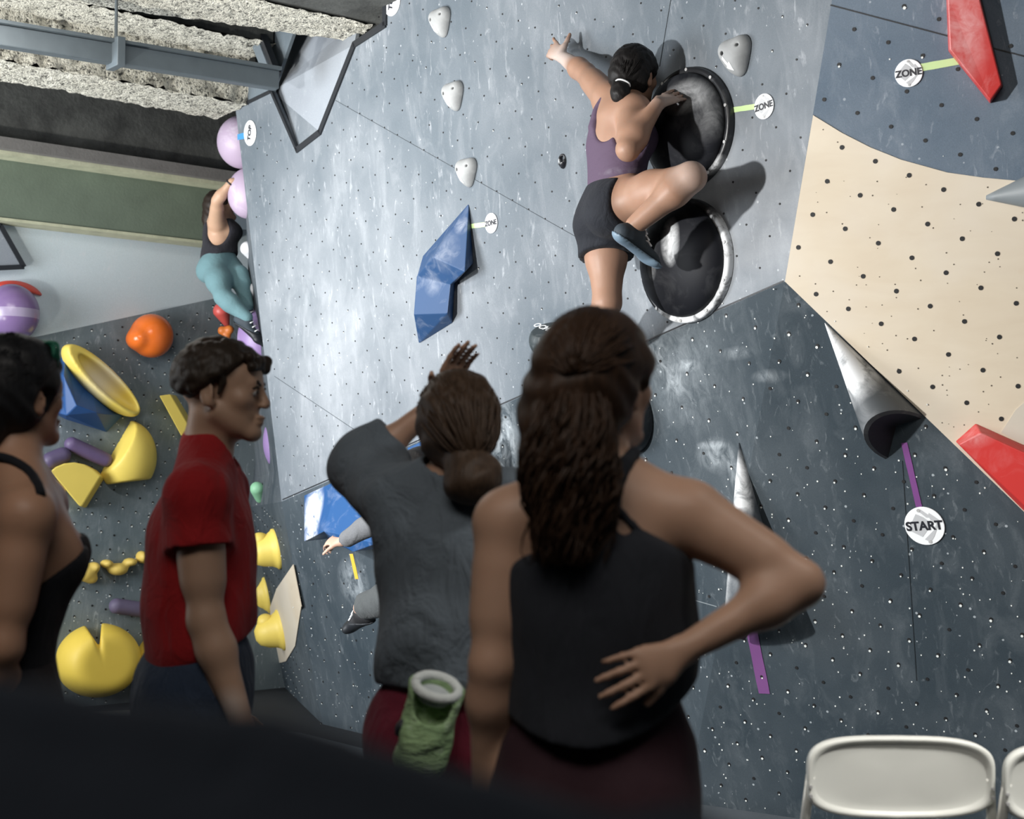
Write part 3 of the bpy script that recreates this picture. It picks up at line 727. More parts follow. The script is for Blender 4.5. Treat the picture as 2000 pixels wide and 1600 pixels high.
def poly_thing(name, pl, verts, faces, mat, label, cat='climbing volume', bev=.004, group=None):
    """verts: (px, py, height off the wall)"""
    pts = [pl.hit(x, y, h) for x, y, h in verts]
    o = fixn(mk(name, pts, faces, mat)); bevel(o, bev); return tag(o, label, cat, group)
BLUE = (0.017, 0.072, 0.205)
bv = [(916, 397, 0), (826, 500, 0), (818, 538, 0), (822, 612, 0), (818, 672, 0), (884, 631, 0), (889, 553, 0), (925, 513, 0),
      (846, 502, .13), (814, 540, .085), (808, 614, .11), (908, 531, .10), (880, 556, .055), (874, 612, .075)]
bf = [[0, 8, 11], [8, 9, 12, 11], [9, 10, 13, 12], [10, 4, 13], [0, 1, 8], [1, 2, 9, 8], [2, 3, 10, 9], [3, 4, 10], [0, 11, 7], [11, 12, 6, 7], [12, 13, 5, 6], [13, 4, 5], [0, 7, 6, 5, 4, 3, 2, 1]]
poly_thing('blue_volume', PM, bv, bf, chalky('blue_wood', (.013, .050, .135), .55, [(PM.hit(868, 490, .1), (.1, .1, .12), .15), (PM.hit(838, 555, .1), (.07, .07, .07), .2), (PM.hit(900, 440, .05), .05, .3)], amount=.18, nscale=10), 'long faceted blue volume in the middle of the grey wall')
# black sloper under the climber's foot
S = SDF(); A = np.array([PM.u, PM.v, PM.n]); a = PM.hit(1075, 665, .04); b = PM.hit(1175, 700, .05)
dd = nrm(b - a); nn = PM.n; vv = nrm(np.cross(nn, dd))
S.ecap(a, b, vv, .085, .10, .085, .10, k=.01); S.cut(a + vv * .052 + nn * .03, vv * .8 + nn * .35, .003); S.cut(PM.hit(1075, 665), -nn)
e = thing('sloper_hold', 'black wedge hold with white lettering under the climber\'s standing foot', 'climbing hold', a)
so = sdf_obj(S, .006, 'body', chalky('black_dual_texture', (.03, .04, .045), .5, [], amount=.22, nscale=18), e, 1)
pn = nrm(vv * .8 + nn * .35); pu = nrm(dd - pn * (dd @ pn)); pv = np.cross(pn, pu)
tp = a + vv * .052 + nn * .03 + pu * (-.012) + pn * .002
tt = text_obj('OCMIX', .045, m_white, e, (0, 0, 0), 0, 'lettering', .001)
tt.matrix_basis = Matrix(((pu[0], pv[0], pn[0], tp[0]), (pu[1], pv[1], pn[1], tp[1]), (pu[2], pv[2], pn[2], tp[2]), (0, 0, 0, 1)))
tt.matrix_parent_inverse = Matrix.Translation(-Vector(e.location))

# ------------------------------------------------------------------ volumes on the right and lower walls
RED = (0.52, 0.035, 0.032)
m_red = chalky('red_fibreglass', RED, .38, [(PR.hit(1880, 60, .06), (.1, .1, .25), .35)], chalk=(.80, .62, .62), amount=.28, nscale=11)
o = poly_thing('red_volume', PR, [(1846, -120, 0), (1848, 0, 0), (1852, 100, 0), (1934, 203, 0), (1959, 168, 0), (1916, 0, 0), (1890, -120, 0),
    (1850, -120, .05), (1851, 0, .06), (1855, 97, .06), (1934, 197, .05), (1956, 165, .05), (1914, 0, .06), (1889, -120, .05)],
    [[7, 8, 9, 10, 11, 12, 13], [0, 1, 8, 7], [1, 2, 9, 8], [2, 3, 10, 9], [3, 4, 11, 10], [4, 5, 12, 11], [5, 6, 13, 12], [6, 0, 7, 13], [6, 5, 4, 3, 2, 1, 0]], m_red, 'tall chalked red volume at the top edge above the plywood panel')
p = [PR.hit(x, y, .004) for x, y in [(1893, -120), (1918, 0), (1959, 168), (1955, 176), (1912, 6), (1886, -120)]]
o2 = sheet('rubber_edge', p, PR.n, .004, m_black); o2.parent = o
poly_thing('red_volume', PR, [(1866, 862, 0), (1905, 826, 0), (2200, 960, 0), (2200, 1190, 0), (2000, 999, 0), (1872, 868, .05), (1916, 846, .06), (2200, 975, .09), (2200, 1170, .09), (1998, 985, .06)],
    [[5, 6, 7, 8, 9], [0, 1, 6, 5], [1, 2, 7, 6], [2, 3, 8, 7], [3, 4, 9, 8], [4, 0, 5, 9], [4, 3, 2, 1, 0]],
    chalky('red_fibreglass_low', (.56, .032, .028), .45, [(PR.hit(1900, 850, .06), (.09, .09, .05), .4)], chalk=(.75, .5, .5), amount=.16, nscale=11), 'red volume lying along the lower edge of the plywood panel')
def half_cone(name, pl, apex, ea, eb, h, tip, mat, label, mat_end=None, off=0.0, skew=0.0, spread=1.0, seg=18, rings=10):
    A, EA, EB = pl.hit(*apex, off), pl.hit(*ea, off), pl.hit(*eb, off); c = (EA + EB) / 2; r = (EA - EB) / 2
    e = thing(name, label, 'climbing volume', c); vs_, fs = [], []
    for k in range(rings + 1):
        t_ = k / rings; s_ = tip + (1 - tip) * t_; cc_ = A + (c - A) * t_
        for i in range(seg + 1):
            q = math.pi * i / seg; vs_.append(cc_ + r * s_ * math.cos(q) + (pl.n * h - nrm(c - A) * skew) * s_ * math.sin(q))
    w_ = seg + 1
    for k in range(rings):
        for i in range(seg): fs.append([k * w_ + i, k * w_ + i + 1, (k + 1) * w_ + i + 1, (k + 1) * w_ + i])
    fs.append([i for i in range(w_)][::-1])
    fixn(mk('shell', vs_, fs, mat, e, True))
    vs2 = [vs_[rings * w_ + i] for i in range(w_)]; ins = [c + (v - c) * .0 + (A - c) * .10 for v in vs2[:1]]
    inn = [c + (v - c) * .90 + nrm(c - A) * .003 for v in vs2]
    mk('end_rim', vs2 + inn, [[i, i + 1, w_ + i + 1, w_ + i] for i in range(seg)], mat, e)
    mk('end_cap', inn + ins, [[i, i + 1, w_] for i in range(seg)], mat_end or m_black, e)
    return e
CHG = (.085, .095, .105)
half_cone('cone_volume', PL2, (1612, 632), (1802, 812), (1730, 897), .17, .02, chalky('grey_cone', CHG, .6, [(PL2.hit(1660, 720, .06), (.13, .13, .16), 1.5), (PL2.hit(1625, 655, .02), .12, 1.2)], amount=.3, nscale=7), 'grey half-cone with white chalk lying beside the plywood edge, open dark end down', skew=.13)
half_cone('cone_volume', PL1, (1444, 866), (1545, 1216), (1450, 1250), .20, .02, chalky('dark_cone', (.05, .062, .075), .6, [(PL1.hit(1448, 960, .05), (.06, .09, .17), 1.5), (PL1.hit(1420, 1090, .12), (.05, .05, .3), .5)], amount=.22, nscale=7), 'tall dark half-cone with white chalked tip rising behind the raised elbow', skew=.09)
half_cone('cone_volume', PR, (1926, 386), (2120, 285), (2120, 430), .10, .06, simple('smooth_grey_cone', (.20, .225, .24), .5, .08), 'smooth grey half-cone pointing in from the edge over the plywood panel', off=.004)
S = SDF(); c = PL1.hit(1232, 810); A = np.array([PL1.u, PL1.v, PL1.n]); S.ell(c, (.13, .16, .17), A); S.cut(c, -PL1.n)
tag(sdf_obj(S, .008, 'dome_hold', chalky('black_dome', (.014, .016, .02), .4, [], amount=.1)), 'black dome hold half hidden behind the ponytailed woman\'s jaw', 'climbing hold')
m_bl2 = chalky('blue_wood_low', (.020, .085, .24), .4, [(PL1.hit(606, 1010, .15), (.10, .2, .24), 1.6)], chalk=(.85, .87, .9), amount=.2)  # white spot on the left facet is a painted glossy reflection
poly_thing('blue_volume', PL1, [(612, 966, 0), (676, 931, 0), (790, 950, 0), (790, 1065, 0), (640, 1052, 0), (594, 968, .06), (662, 937, .05), (632, 1037, .22), (594, 1058, .16), (736, 1062, .20), (690, 1079, .19), (770, 960, .06)],
    [[5, 6, 7, 8], [6, 11, 9, 7], [7, 9, 10], [7, 10, 4, 8], [10, 9, 3, 4], [9, 11, 2, 3], [0, 1, 6, 5], [1, 2, 11, 6], [0, 5, 8, 4], [0, 4, 3, 2, 1]], m_bl2, 'blue volume with a bright reflection painted white on one facet left of the grey sweatshirt')
poly_thing('blue_volume', PL1, [(795, 875, 0), (850, 850, 0), (905, 880, 0), (900, 960, 0), (830, 965, 0), (812, 880, .10), (850, 870, .12), (862, 935, .12), (815, 940, .10)],
    [[5, 6, 7, 8], [0, 1, 6, 5], [1, 2, 6], [2, 3, 7, 6], [3, 4, 8, 7], [4, 0, 5, 8], [4, 3, 2, 1, 0]], chalky('blue_wood_mid', (.02, .09, .26), .4, [], amount=.15), 'blue volume seen between the raised arm and the head of the woman in grey')

# ------------------------------------------------------------------ holds on the side wall behind the corner
m_lil = chalky('pale_lilac', (.44, .35, .47), .45, [], amount=.55, nscale=6)
m_pur = chalky('purple_resin', (.27, .18, .38), .42, [], amount=.35, nscale=6)
def sball(px, py, Y, rx, ry, mat, label, name='ball_hold', cat='climbing hold', group=None):
    c = P(px, py, Y); k = Y / FPX; S = SDF(); S.ell(c, (rx * k, rx * k * 1.1, ry * k)); S.cut(c + V(1, 0, 0) * rx * k * .75, V(1, .1, 0))
    return tag(sdf_obj(S, .012, name, mat, None, 1), label, cat, group)
sball(472, 278, 8.75, 48, 52, m_lil, 'pale purple ball hold, topmost on the wall corner beside the TOP sign')
sball(485, 378, 8.75, 41, 50, m_lil, 'pale purple ball hold gripped by the climber in teal leggings')
sball(512, 662, 8.9, 48, 62, m_pur, 'purple ball hold under the feet of the climber in teal leggings')
sball(552, 862, 9.0, 38, 60, m_pur, 'purple ball hold on the corner behind the man\'s chin')
m_wh = chalky('white_resin', (.66, .67, .70), .5, [], amount=.3)
def drop(px, py, Y, dx, dy, r, r2, mat, label, name='hold'):
    k = Y / FPX; S = SDF(); a = P(px, py, Y); b = P(px + dx, py + dy, Y + .05)
    S.cone(a, r * k, b, r2 * k, .02); return tag(sdf_obj(S, .008, name, mat, None, 1), label, 'climbing hold')
drop(484, 486, 8.85, 12, 22, 15, 7, m_wh, 'white resin hold at the hip of the climber in teal leggings', 'tooth_hold')
drop(493, 567, 8.85, 10, 20, 14, 8, m_wh, 'white resin hold at the knee of the climber in teal leggings', 'tooth_hold')
drop(433, 608, 9.6, 10, 26, 17, 6, simple('coral_resin', (.62, .10, .085), .4), 'coral red drop-shaped hold left of the climber\'s feet', 'drop_hold')
k = 9.6 / FPX; S = SDF(); 
for dx, dy, r in ((-7, -4, 9), (7, -6, 9), (2, 8, 8)): S.ell(P(441 + dx, 650 + dy, 9.6), (r * k, r * k, r * k), k=.02)
tag(sdf_obj(S, .008, 'lumpy_hold', simple('orange_resin', (.72, .20, .035), .4), None, 1), 'small orange lumpy hold just below the coral drop hold', 'climbing hold')
# yellow domes with a flange on the side wall
YEL = (0.86, 0.66, 0.135)
m_yel = simple('yellow_resin', YEL, .5, .06, 8)
def bell(px, py, r, label, knob):
    c = PS.hit(px, py); k = (c[1]) / FPX; rr = r * k; e = thing('bell_hold', label, 'climbing hold', c, 'yellow flanged holds')
    prof = [(rr, 0), (rr, .015), (rr * .92, .022), (rr * .80, .05), (rr * .72, .10), (rr * .52, .155), (rr * .25, .178), (.002, .18)]
    fixn(mk('dome', *lathe(PS, c, prof, 32), m_yel, e, True))
    S = SDF(); S.ell(c + PS.n * .11 + V(0, 0, knob * rr * .62), (.06, .06, .055)); sdf_obj(S, .01, 'knob', m_yel, e, 1)
bell(541, 1072, 40, 'yellow flanged hold, highest of three beside the man\'s elbow', .9)
bell(520, 1160, 40, 'yellow flanged hold, middle one half hidden by the red shirt', .6)
bell(550, 1230, 40, 'yellow flanged hold on the small plywood patch', .9)
drop(502, 955, PS.hit(502, 955)[1] - .04, 6, 18, 14, 10, simple('mint_resin', (.28, .58, .36), .5), 'mint green hold alone on the dark wall right of the man', 'jug_hold')
drop(505, 1228, PS.hit(505, 1228)[1] - .04, 6, 32, 15, 16, simple('orange_resin_low', (.75, .22, .05), .5), 'orange hold between the red shirt and the plywood patch', 'jug_hold')
drop(500, 1082, PS.hit(500, 1082)[1] - .04, 6, 14, 12, 8, m_pur, 'small purple hold behind the highest yellow flanged hold', 'jug_hold')

# ------------------------------------------------------------------ holds on the back wall
def bw(px, py, off=0.0): return PBW.hit(px, py, off)
AB = np.array([PBW.u, PBW.v, PBW.n]); KB = 9.4 / FPX
def blob(name, parts, mat, label, cuts=(), vox=.01, k=.03, subs=()):
    S = SDF()
    for px, py, off, rx, ry, rz in parts: S.ell(bw(px, py, off), (rx * KB, ry * KB, rz), AB, k)
    for px, py, off, rx, ry, rz in subs: S.ell(bw(px, py, off), (rx * KB, ry * KB, rz), AB, .008, op='s')
    for px, py, off, n in cuts: S.cut(bw(px, py, off), AB.T @ np.array(n, float))
    return tag(sdf_obj(S, vox, name, mat, None, 1), label, 'climbing hold')
m_or = simple('orange_gloss', (.78, .165, .025), .22, .08)
blob('ball_hold', [(296, 656, .08, 42, 43, .14), (268, 662, .10, 20, 21, .10)], m_or, 'big glossy orange hold high on the back wall', subs=[(250, 618, .14, 20, 22, .3)])
m_band = NT('purple_gloss_banded'); co = m_band.coord()
sx = m_band.n('ShaderNodeSeparateXYZ'); m_band.l(co, sx.inputs[0]); zc = bw(22, 618)[2]
bnd = m_band.math('LESS_THAN', m_band.math('ABSOLUTE', m_band.math('SUBTRACT', sx.outputs[2], zc)), .028)
m_band.col(m_band.mix(bnd, (.20, .13, .28), (.36, .30, .43))); m_band.rough(.25)
blob('ball_hold', [(22, 612, .10, 50, 54, .17)], m_band.m, 'glossy purple ball hold with a pale band at the edge of the picture')
blob('dome_hold', [(18, 590, .02, 66, 46, .12)], simple('red_gloss', (.60, .07, .05), .3), 'red dome hold showing above the banded purple ball', cuts=[(18, 569, 0, (-.12, -1, 0))])
m_blw = simple('blue_volume_back', (.022, .085, .26), .5, .1)
def bpoly(name, verts, faces, mat, label, bev=.006): 
    o = fixn(mk(name, [bw(*q) for q in verts], faces, mat)); bevel(o, bev); return tag(o, label, 'climbing volume')
bpoly('blue_volume', [(95, 720, 0), (128, 690, 0), (175, 745, 0), (240, 812, 0), (208, 845, 0), (130, 820, 0), (90, 800, 0), (125, 735, .18), (150, 792, .22), (190, 806, .2), (130, 812, .16)],
      [[0, 1, 7], [1, 2, 8, 7], [2, 3, 9, 8], [3, 4, 9], [4, 5, 10, 9], [8, 9, 10], [0, 7, 10, 6], [7, 8, 10], [5, 6, 10], [0, 6, 5, 4, 3, 2, 1]], m_blw, 'faceted blue volume behind the long hollow yellow hold')
# hollow yellow boat
S = SDF(); a, b = bw(140, 690, .10), bw(254, 797, .10); ax_ = nrm(b - a); sd_ = np.cross(PBW.n, ax_); cen = (a + b) / 2
AX = np.array([ax_, sd_, PBW.n]); S.ell(cen, (.325, .105, .19), AX); S.cut(cen + PBW.n * .06, PBW.n + sd_ * .45, .01); S.cut(bw(195, 740), -PBW.n)
S.ell(cen + PBW.n * .07 + ax_ * .03 + sd_ * .012, (.265, .070, .13), AX, .01, op='s')
t = NT('yellow_hollow'); inner = t.spot(cen + PBW.n * .01, (.20, .20, .17)); t.col(t.mix(inner, YEL, (.74, .66, .50))); t.rough(.5)
tag(sdf_obj(S, .009, 'boat_hold', t.m, None, 1), 'long hollow boat-shaped yellow hold slanting on the back wall', 'climbing hold')
bpoly('bar_hold', [(311, 773, .14), (333, 770, .14), (377, 846, .14), (354, 852, .14), (322, 775, 0), (344, 772, 0), (390, 848, 0), (366, 854, 0)],
      [[0, 1, 2, 3], [0, 4, 5, 1], [1, 5, 6, 2], [2, 6, 7, 3], [3, 7, 4, 0], [7, 6, 5, 4]], m_yel, 'flat yellow bar hold slanting behind the man\'s neck')['category'] = 'climbing hold'
blob('wedge_hold', [(246, 893, .0, 58, 72, .20)], m_yel, 'large yellow pointed wedge hold above the small fan-shaped one', cuts=[(215, 890, 0, (-.86, .5, .1)), (250, 942, 0, (.12, -1, .1)), (246, 893, 0, (0, 0, -1))])
fan = [(98, 921), (108, 912), (125, 905), (145, 903), (165, 907), (182, 916), (197, 930), (160, 990), (154, 988)]
bpoly('fan_hold', [(x, y, .14) for x, y in fan] + [(x + 8, y + 3, 0) for x, y in fan], [list(range(9))] + [[i, i + 9, (i + 1) % 9 + 9, (i + 1) % 9] for i in range(9)] + [list(range(17, 8, -1))], m_yel, 'yellow fan-shaped hold touching the large wedge hold', .012)['category'] = 'climbing hold'
def rod(a, b, r, mat, label, name='bar_hold', off=.06):
    S = SDF(); S.cone(bw(*a, off), r * KB, bw(*b, off), r * KB, .02); return tag(sdf_obj(S, .009, name, mat, None, 1), label, 'climbing hold')
rod((70, 922), (118, 958), 10, m_yel, 'short yellow bar hold beside the woman\'s shoulder')
rod((140, 868), (205, 898), 14, simple('dull_purple', (.13, .09, .19), .5), 'dull purple bar hold behind the yellow fan-shaped hold')
rod((98, 900), (122, 890), 16, simple('dull_purple_dark', (.10, .075, .15), .5), 'dark purple hold beside the chin of the woman in the halter top')
m_yl2 = simple('yellow_resin_dull', (.72, .52, .12), .55, .1, 20)
blob('jug_hold', [(150, 1107, .04, 10, 9, .06), (168, 1118, .04, 20, 18, .06), (184, 1108, .05, 10, 10, .06), (178, 1130, .03, 12, 10, .05)], m_yl2, 'small lumpy yellow hold, left of the pair beside the red shirt', k=.02, subs=[(162, 1115, .11, 7, 6, .05)])
blob('jug_hold', [(208, 1101, .04, 11, 8, .06), (230, 1112, .04, 20, 12, .06), (254, 1098, .04, 13, 8, .06)], m_yl2, 'small curved yellow hold, right of the pair beside the red shirt', k=.025)
blob('jug_hold', [(276, 1088, .04, 9, 12, .06), (285, 1090, .03, 9, 12, .05)], m_yl2, 'small yellow hold half hidden at the back of the red shirt', k=.02)
rod((228, 1184), (282, 1192), 15, simple('slate_purple', (.12, .10, .17), .6), 'grey purple bar hold above the big notched yellow ball')
ky = simple('yellow_matt', (.80, .58, .085), .55, .06, 6)
S = SDF(); c = bw(192, 1290, .12); S.ell(c, (78 * KB, 69 * KB, .26), AB)
a, b, d_ = bw(160, 1212, 0), bw(194, 1264, 0), bw(199, 1210, 0)
def wedge(X, Y, Z):
    vd = nrm(ray(187, 1245)); n1_ = nrm(np.cross(b - a, vd)); n2_ = nrm(np.cross(d_ - b, vd))
    if n1_ @ (d_ - a) < 0: n1_ = -n1_
    if n2_ @ (a - b) < 0: n2_ = -n2_
    f1 = (X - a[0]) * n1_[0] + (Y - a[1]) * n1_[1] + (Z - a[2]) * n1_[2]; f2 = (X - b[0]) * n2_[0] + (Y - b[1]) * n2_[1] + (Z - b[2]) * n2_[2]
    return np.minimum(f1, f2)
S.add(wedge, None, None, .008, 'cut', 'i'); S.cut(bw(192, 1290, .30), PBW.n, .04); S.cut(c - PBW.n * .12, -PBW.n)
tag(sdf_obj(S, .010, 'notched_ball_hold', ky, None, 1), 'big yellow ball hold with a V notch at its top', 'climbing hold')
blob('ball_hold', [(312, 1300, .10, 46, 62, .20)], ky, 'big yellow ball hold half hidden behind the man\'s jeans')
# framed hatch at the edge of the back wall
fr = [PBU.hit(x, y, .05) for x, y in [(-60, 440), (0, 440), (46, 521), (-60, 526)]]
hatch = tag(sheet('wall_hatch', fr, PBU.n, .03, m_facet), 'pale slanted panel with a dark frame at the far edge of the back wall', 'panel')
for i in range(4):
    a, b = fr[i], fr[(i + 1) % 4]; fixn(mk('frame', *cbox(a, b, nrm(np.cross(b - a, PBU.n)), PBU.n, .014, .014), m_black, hatch))

# ------------------------------------------------------------------ people
def frame_of(fwd, up):
    f = nrm(fwd); u = nrm(np.asarray(up, float) - f * (f @ np.asarray(up, float))); r = np.cross(f, u); return r, f, u
def add_head(S, c, fwd, up, s=1.0, face=True, female=False):
    r, f, u = frame_of(fwd, up); Q = lambda x, y, z: c + (r * x + f * y + u * z) * s; A = np.array([r, f, u])
    e = lambda p, rad, k=.02, op='u', ax=None: S.ell(Q(*p), np.array(rad) * s, A if ax is None else ax, k, 'head', op)
    e((0, -.012, .030), (.073, .093, .082)); e((0, .030, -.040), (.055, .058, .074), .03)
    e((0, .045, .035), (.057, .044, .050), .03)
    jw = .048 if not female else .044
    for q in (-1, 1):
        S.cone(Q(q * jw, .002, -.052), .020 * s, Q(q * .014, .070, -.098), .015 * s, .02, 'head')
        e((q * .040, .056, -.022), (.022, .022, .020), .02)
    e((0, .078, -.098), (.020, .016, .016), .02)
    if face:
        S.cone(Q(-.036, .079, .014), .008 * s, Q(.036, .079, .014), .008 * s, .02, 'head')
        for q in (-1, 1): e((q * .031, .100, -.004), (.017, .014, .009), .014, 's')
        S.cone(Q(0, .089, .006), .0075 * s, Q(0, .1035, -.029), .0115 * s, .012, 'head')
        for q in (-1, 1): e((q * .011, .101, -.034), (.008, .010, .008), .006)
        e((0, .092, -.0625), (.023, .011, .0065), .006); e((0, .089, -.0745), (.020, .011, .0075), .006)
        e((0, .104, -.0685), (.022, .008, .0016), .003, 's')
        for q in (-1, 1): e((q * .031, .0785, -.001), (.0145, .0125, .0115), .003)
    for q in (-1, 1):
        rot = np.array([r * .94 * q + f * -.34, f * .94 + r * .34 * q, u])
        e((q * .080, -.014, -.012), (.008, .019, .031), .006, 'u', rot); e((q * .074, -.004, -.034), (.008, .010, .012), .006)
        e((q * .090, -.010, -.010), (.006, .010, .019), .006, 's', rot)
    return Q
FL = (.074, .084, .078, .060)
def add_hand(S, w_, d, back, thumb, s=1.0, curl=(.5, .5, .5, .5), tcurl=.4, spread=.10, tout=.8, L=FL):
    """w_ wrist, d direction of fingers, back = out of back of hand, thumb = side of the thumb"""
    d = nrm(d); b = nrm(np.asarray(back, float) - d * (d @ np.asarray(back, float))); t = nrm(np.asarray(thumb, float) - d * (d @ np.asarray(thumb, float)) - b * (b @ np.asarray(thumb, float)))
    S.ecap(w_ + d * .012 * s, w_ + d * .078 * s, t, .024 * s, .015 * s, .039 * s, .0125 * s, .012, 'hand')
    for i in range(4):
        o = (.030, .010, -.010, -.029)[i]; p = w_ + (d * (.086 - abs(o) * .15) + t * o) * s; dr = nrm(d + t * spread * (o / .03)); ang = 0
        ln = L[i] * s; rad = (.0086, .0088, .0085, .0074)[i] * s
        for j, fr in enumerate((.46, .30, .24)):
            ang += curl[i] * (1.0, 1.1, .8)[j]; dj = dr * math.cos(ang) - b * math.sin(ang); q = p + dj * ln * fr
            S.cone(p, rad, q, rad * .90, .004, 'hand'); p = q; rad *= .90
    p = w_ + (d * .026 + t * .020) * s; dr = nrm(d * (1 - tout * .45) + t * tout - b * .25); a = 0
    S.cone(w_ + d * .02 * s + t * .012 * s, .014 * s, p + dr * .022 * s, .0125 * s, .01, 'hand'); p = p + dr * .02 * s
    for j, ln in enumerate((.032, .027)):
        a += tcurl * j; dj = dr * math.cos(a) + (d * .6 - b * .6) * math.sin(a); q = p + nrm(dj) * ln * s
        S.cone(p, (.0108, .0098)[j] * s, q, (.0098, .0084)[j] * s, .004, 'hand'); p = q
def add_foot(S, an, d, up=V(0, 0, 1), s=1.0, t='foot'):
    d = nrm(d); u = nrm(np.asarray(up, float) - d * (d @ np.asarray(up, float))); l = np.cross(d, u)
    S.cone(an - d * .035 * s - u * .045 * s, .032 * s, an + d * .02 * s - u * .02 * s, .036 * s, .02, t)
    S.ecap(an + d * .0 * s - u * .04 * s, an + d * .145 * s - u * .058 * s, l, .034 * s, .036 * s, .042 * s, .022 * s, .02, t)
    S.ecap(an + d * .14 * s - u * .060 * s, an + d * .19 * s - u * .064 * s, l, .040 * s, .018 * s, .028 * s, .014 * s, .02, t)
def human(J, s=1.0, female=True, face=True, hands=None, feet=None, arm=1.0, hs=1.0, hw=1.0):
    S = SDF(); g = {k: np.asarray(v, float) for k, v in J.items() if k not in ('hf', 'hu', 'bf', 'bf2')}
    r_, f_, u_ = frame_of(J['hf'], J['hu']); bf = nrm(J['bf']); bf2 = nrm(J.get('bf2', J['bf']))
    ms = (g['shL'] + g['shR']) / 2; mh = (g['hipL'] + g['hipR']) / 2; lat = nrm(g['shR'] - g['shL']); hl = nrm(g['hipR'] - g['hipL'])
    wst = g['waist']; F = .92 if female else 1.0
    c1 = ms + (wst - ms) * .22; c2 = ms + (wst - ms) * .62
    S.ecap(c1, c2, lat, .142 * F * s, .092 * s, .134 * F * s, .098 * s, .05, 'torso')
    S.ecap(c2, wst, lat, .132 * F * s, .094 * s, .112 * s * (1.0 if female else 1.12), .082 * s, .05, 'torso')
    S.ecap(wst, mh + (wst - mh) * .25, hl, .112 * s * (1 if female else 1.12), .084 * s, .150 * s * hw, .098 * s, .05, 'torso')
    S.ecap(mh + (wst - mh) * .25, mh - (wst - mh) * .05, hl, .150 * s * hw, .10 * s, .150 * s * hw, .098 * s, .05, 'pelvis')
    for q in ('L', 'R'):
        sg = 1 if q == 'R' else -1
        S.ell(mh + hl * sg * .065 * s - bf2 * .062 * s - u_ * 0 + (wst - mh) * -.12, (.075 * s, .075 * s, .082 * s), None, .05, 'pelvis')
        if female: S.ell(c1 + (c2 - c1) * .45 + lat * sg * .065 * s + bf * .082 * s, (.05 * s,) * 3, None, .05, 'torso')
        sh, el, wr = g['sh' + q], g['el' + q], g['wr' + q]; a = (1.0 if not female else .88) * arm
        S.cone(ms + lat * sg * .05 * s + (g['neck'] - ms) * .35, .056 * s, sh, .050 * a * s, .05, 'torso_top')
        S.cone(g['neck'] + (g['headc'] - g['neck']) * .15, .045 * s, sh * .75 + ms * .25 + (g['neck'] - ms) * .2, .040 * s, .04, 'torso_top')
        S.ell(sh, (.052 * a * s,) * 3, None, .04, 'arm' + q)
        S.cone(sh, .048 * a * s, el, .037 * a * s, .03, 'arm' + q); bi = sh + (el - sh) * .5
        S.cone(sh + (el - sh) * .35, .046 * a * s, sh + (el - sh) * .65, .042 * a * s, .04, 'arm' + q)
        fm = el + (wr - el) * .28
        S.cone(el, .0375 * a * s, fm, .0395 * a * s, .03, 'fore' + q); S.cone(fm, .0395 * a * s, wr, .0255 * a * s, .03, 'fore' + q)
        hp, kn, an = g['hip' + q], g['kn' + q], g['an' + q]
        S.cone(hp, .088 * s * hw, hp + (kn - hp) * .45, .076 * s * (.5 + .5 * hw), .04, 'leg' + q); S.cone(hp + (kn - hp) * .45, .076 * s, kn, .053 * s, .04, 'leg' + q)
        cf = kn + (an - kn) * .30
        S.cone(kn, .050 * s, cf, .054 * s, .03, 'shin' + q); S.cone(cf, .054 * s, an, .036 * s, .03, 'shin' + q)
    S.cone(g['neck'], .052 * (0.92 if female else 1.06) * s, g['headc'] - f_ * .022 * s - u_ * .055 * s, .050 * (.92 if female else 1.06) * s, .025, 'neck')
    add_head(S, g['headc'], J['hf'], J['hu'], s * (1.0 if not female else .96), face, female)
    for q, h in (hands or {}).items(): add_hand(S, g['wr' + q], s=s * hs * (.92 if female else 1.0), **h)
    for q, d in (feet or {}).items(): add_foot(S, g['an' + q], d[0], d[1], s)
    return S, g
def hair_cap(c, fwd, up, s=1.0, th=.014, front=.055, low=-.05, tilt=.9):
    """scalp of hair: fuller skull with the face and nape cut away"""
    r, f, u = frame_of(fwd, up); H = SDF(); A = np.array([r, f, u]); Q = lambda x, y, z: c + (r * x + f * y + u * z) * s
    H.ell(Q(0, -.012, .032), np.array((.073 + th, .094 + th, .082 + th)) * s, A, .02, 'hair')
    H.ell(Q(0, -.03, -.02), np.array((.070 + th * .7, .070 + th, .070)) * s, A, .03, 'hair')
    H.cut(Q(0, front, .03), f * 1.0 - u * tilt, .012); H.cut(Q(0, 0, low), -u * .8 + f * .6, .012)
    for q in (-1, 1): H.ell(Q(q * .088, .004, -.018), np.array((.030, .028, .034)) * s, A, .01, 'hair', 's')
    return H, Q, (r, f, u)
def strands(name, paths, rad, mat, parent, seg=4):
    lst = []
    for p in paths:
        n = len(p); lst.append(tube(p, [rad * (1 - .75 * (i / (n - 1)) ** 3) for i in range(n)], seg))
    o = mk(name, *merge(lst), mat, parent, True); o['kind'] = 'stuff'; return o
def eyes(parent, c, fwd, up, s, iris=(.03, .018, .010)):
    r, f, u = frame_of(fwd, up)
    mw = simple('eye_white', (.36, .34, .33), .25, .02); mi = simple('iris_brown', iris, .15)
    for q in (-1, 1):
        p = c + (r * .031 * q + f * .0795 + u * -.0045) * s; S = SDF(); S.ell(p, (.0118 * s,) * 3); o = sdf_obj(S, .003, 'eye', mw, parent, 1)
        S = SDF(); S.ell(p + f * .0085 * s, (.0062 * s,) * 3); sdf_obj(S, .0015, 'iris', mi, o, 1, world=False)
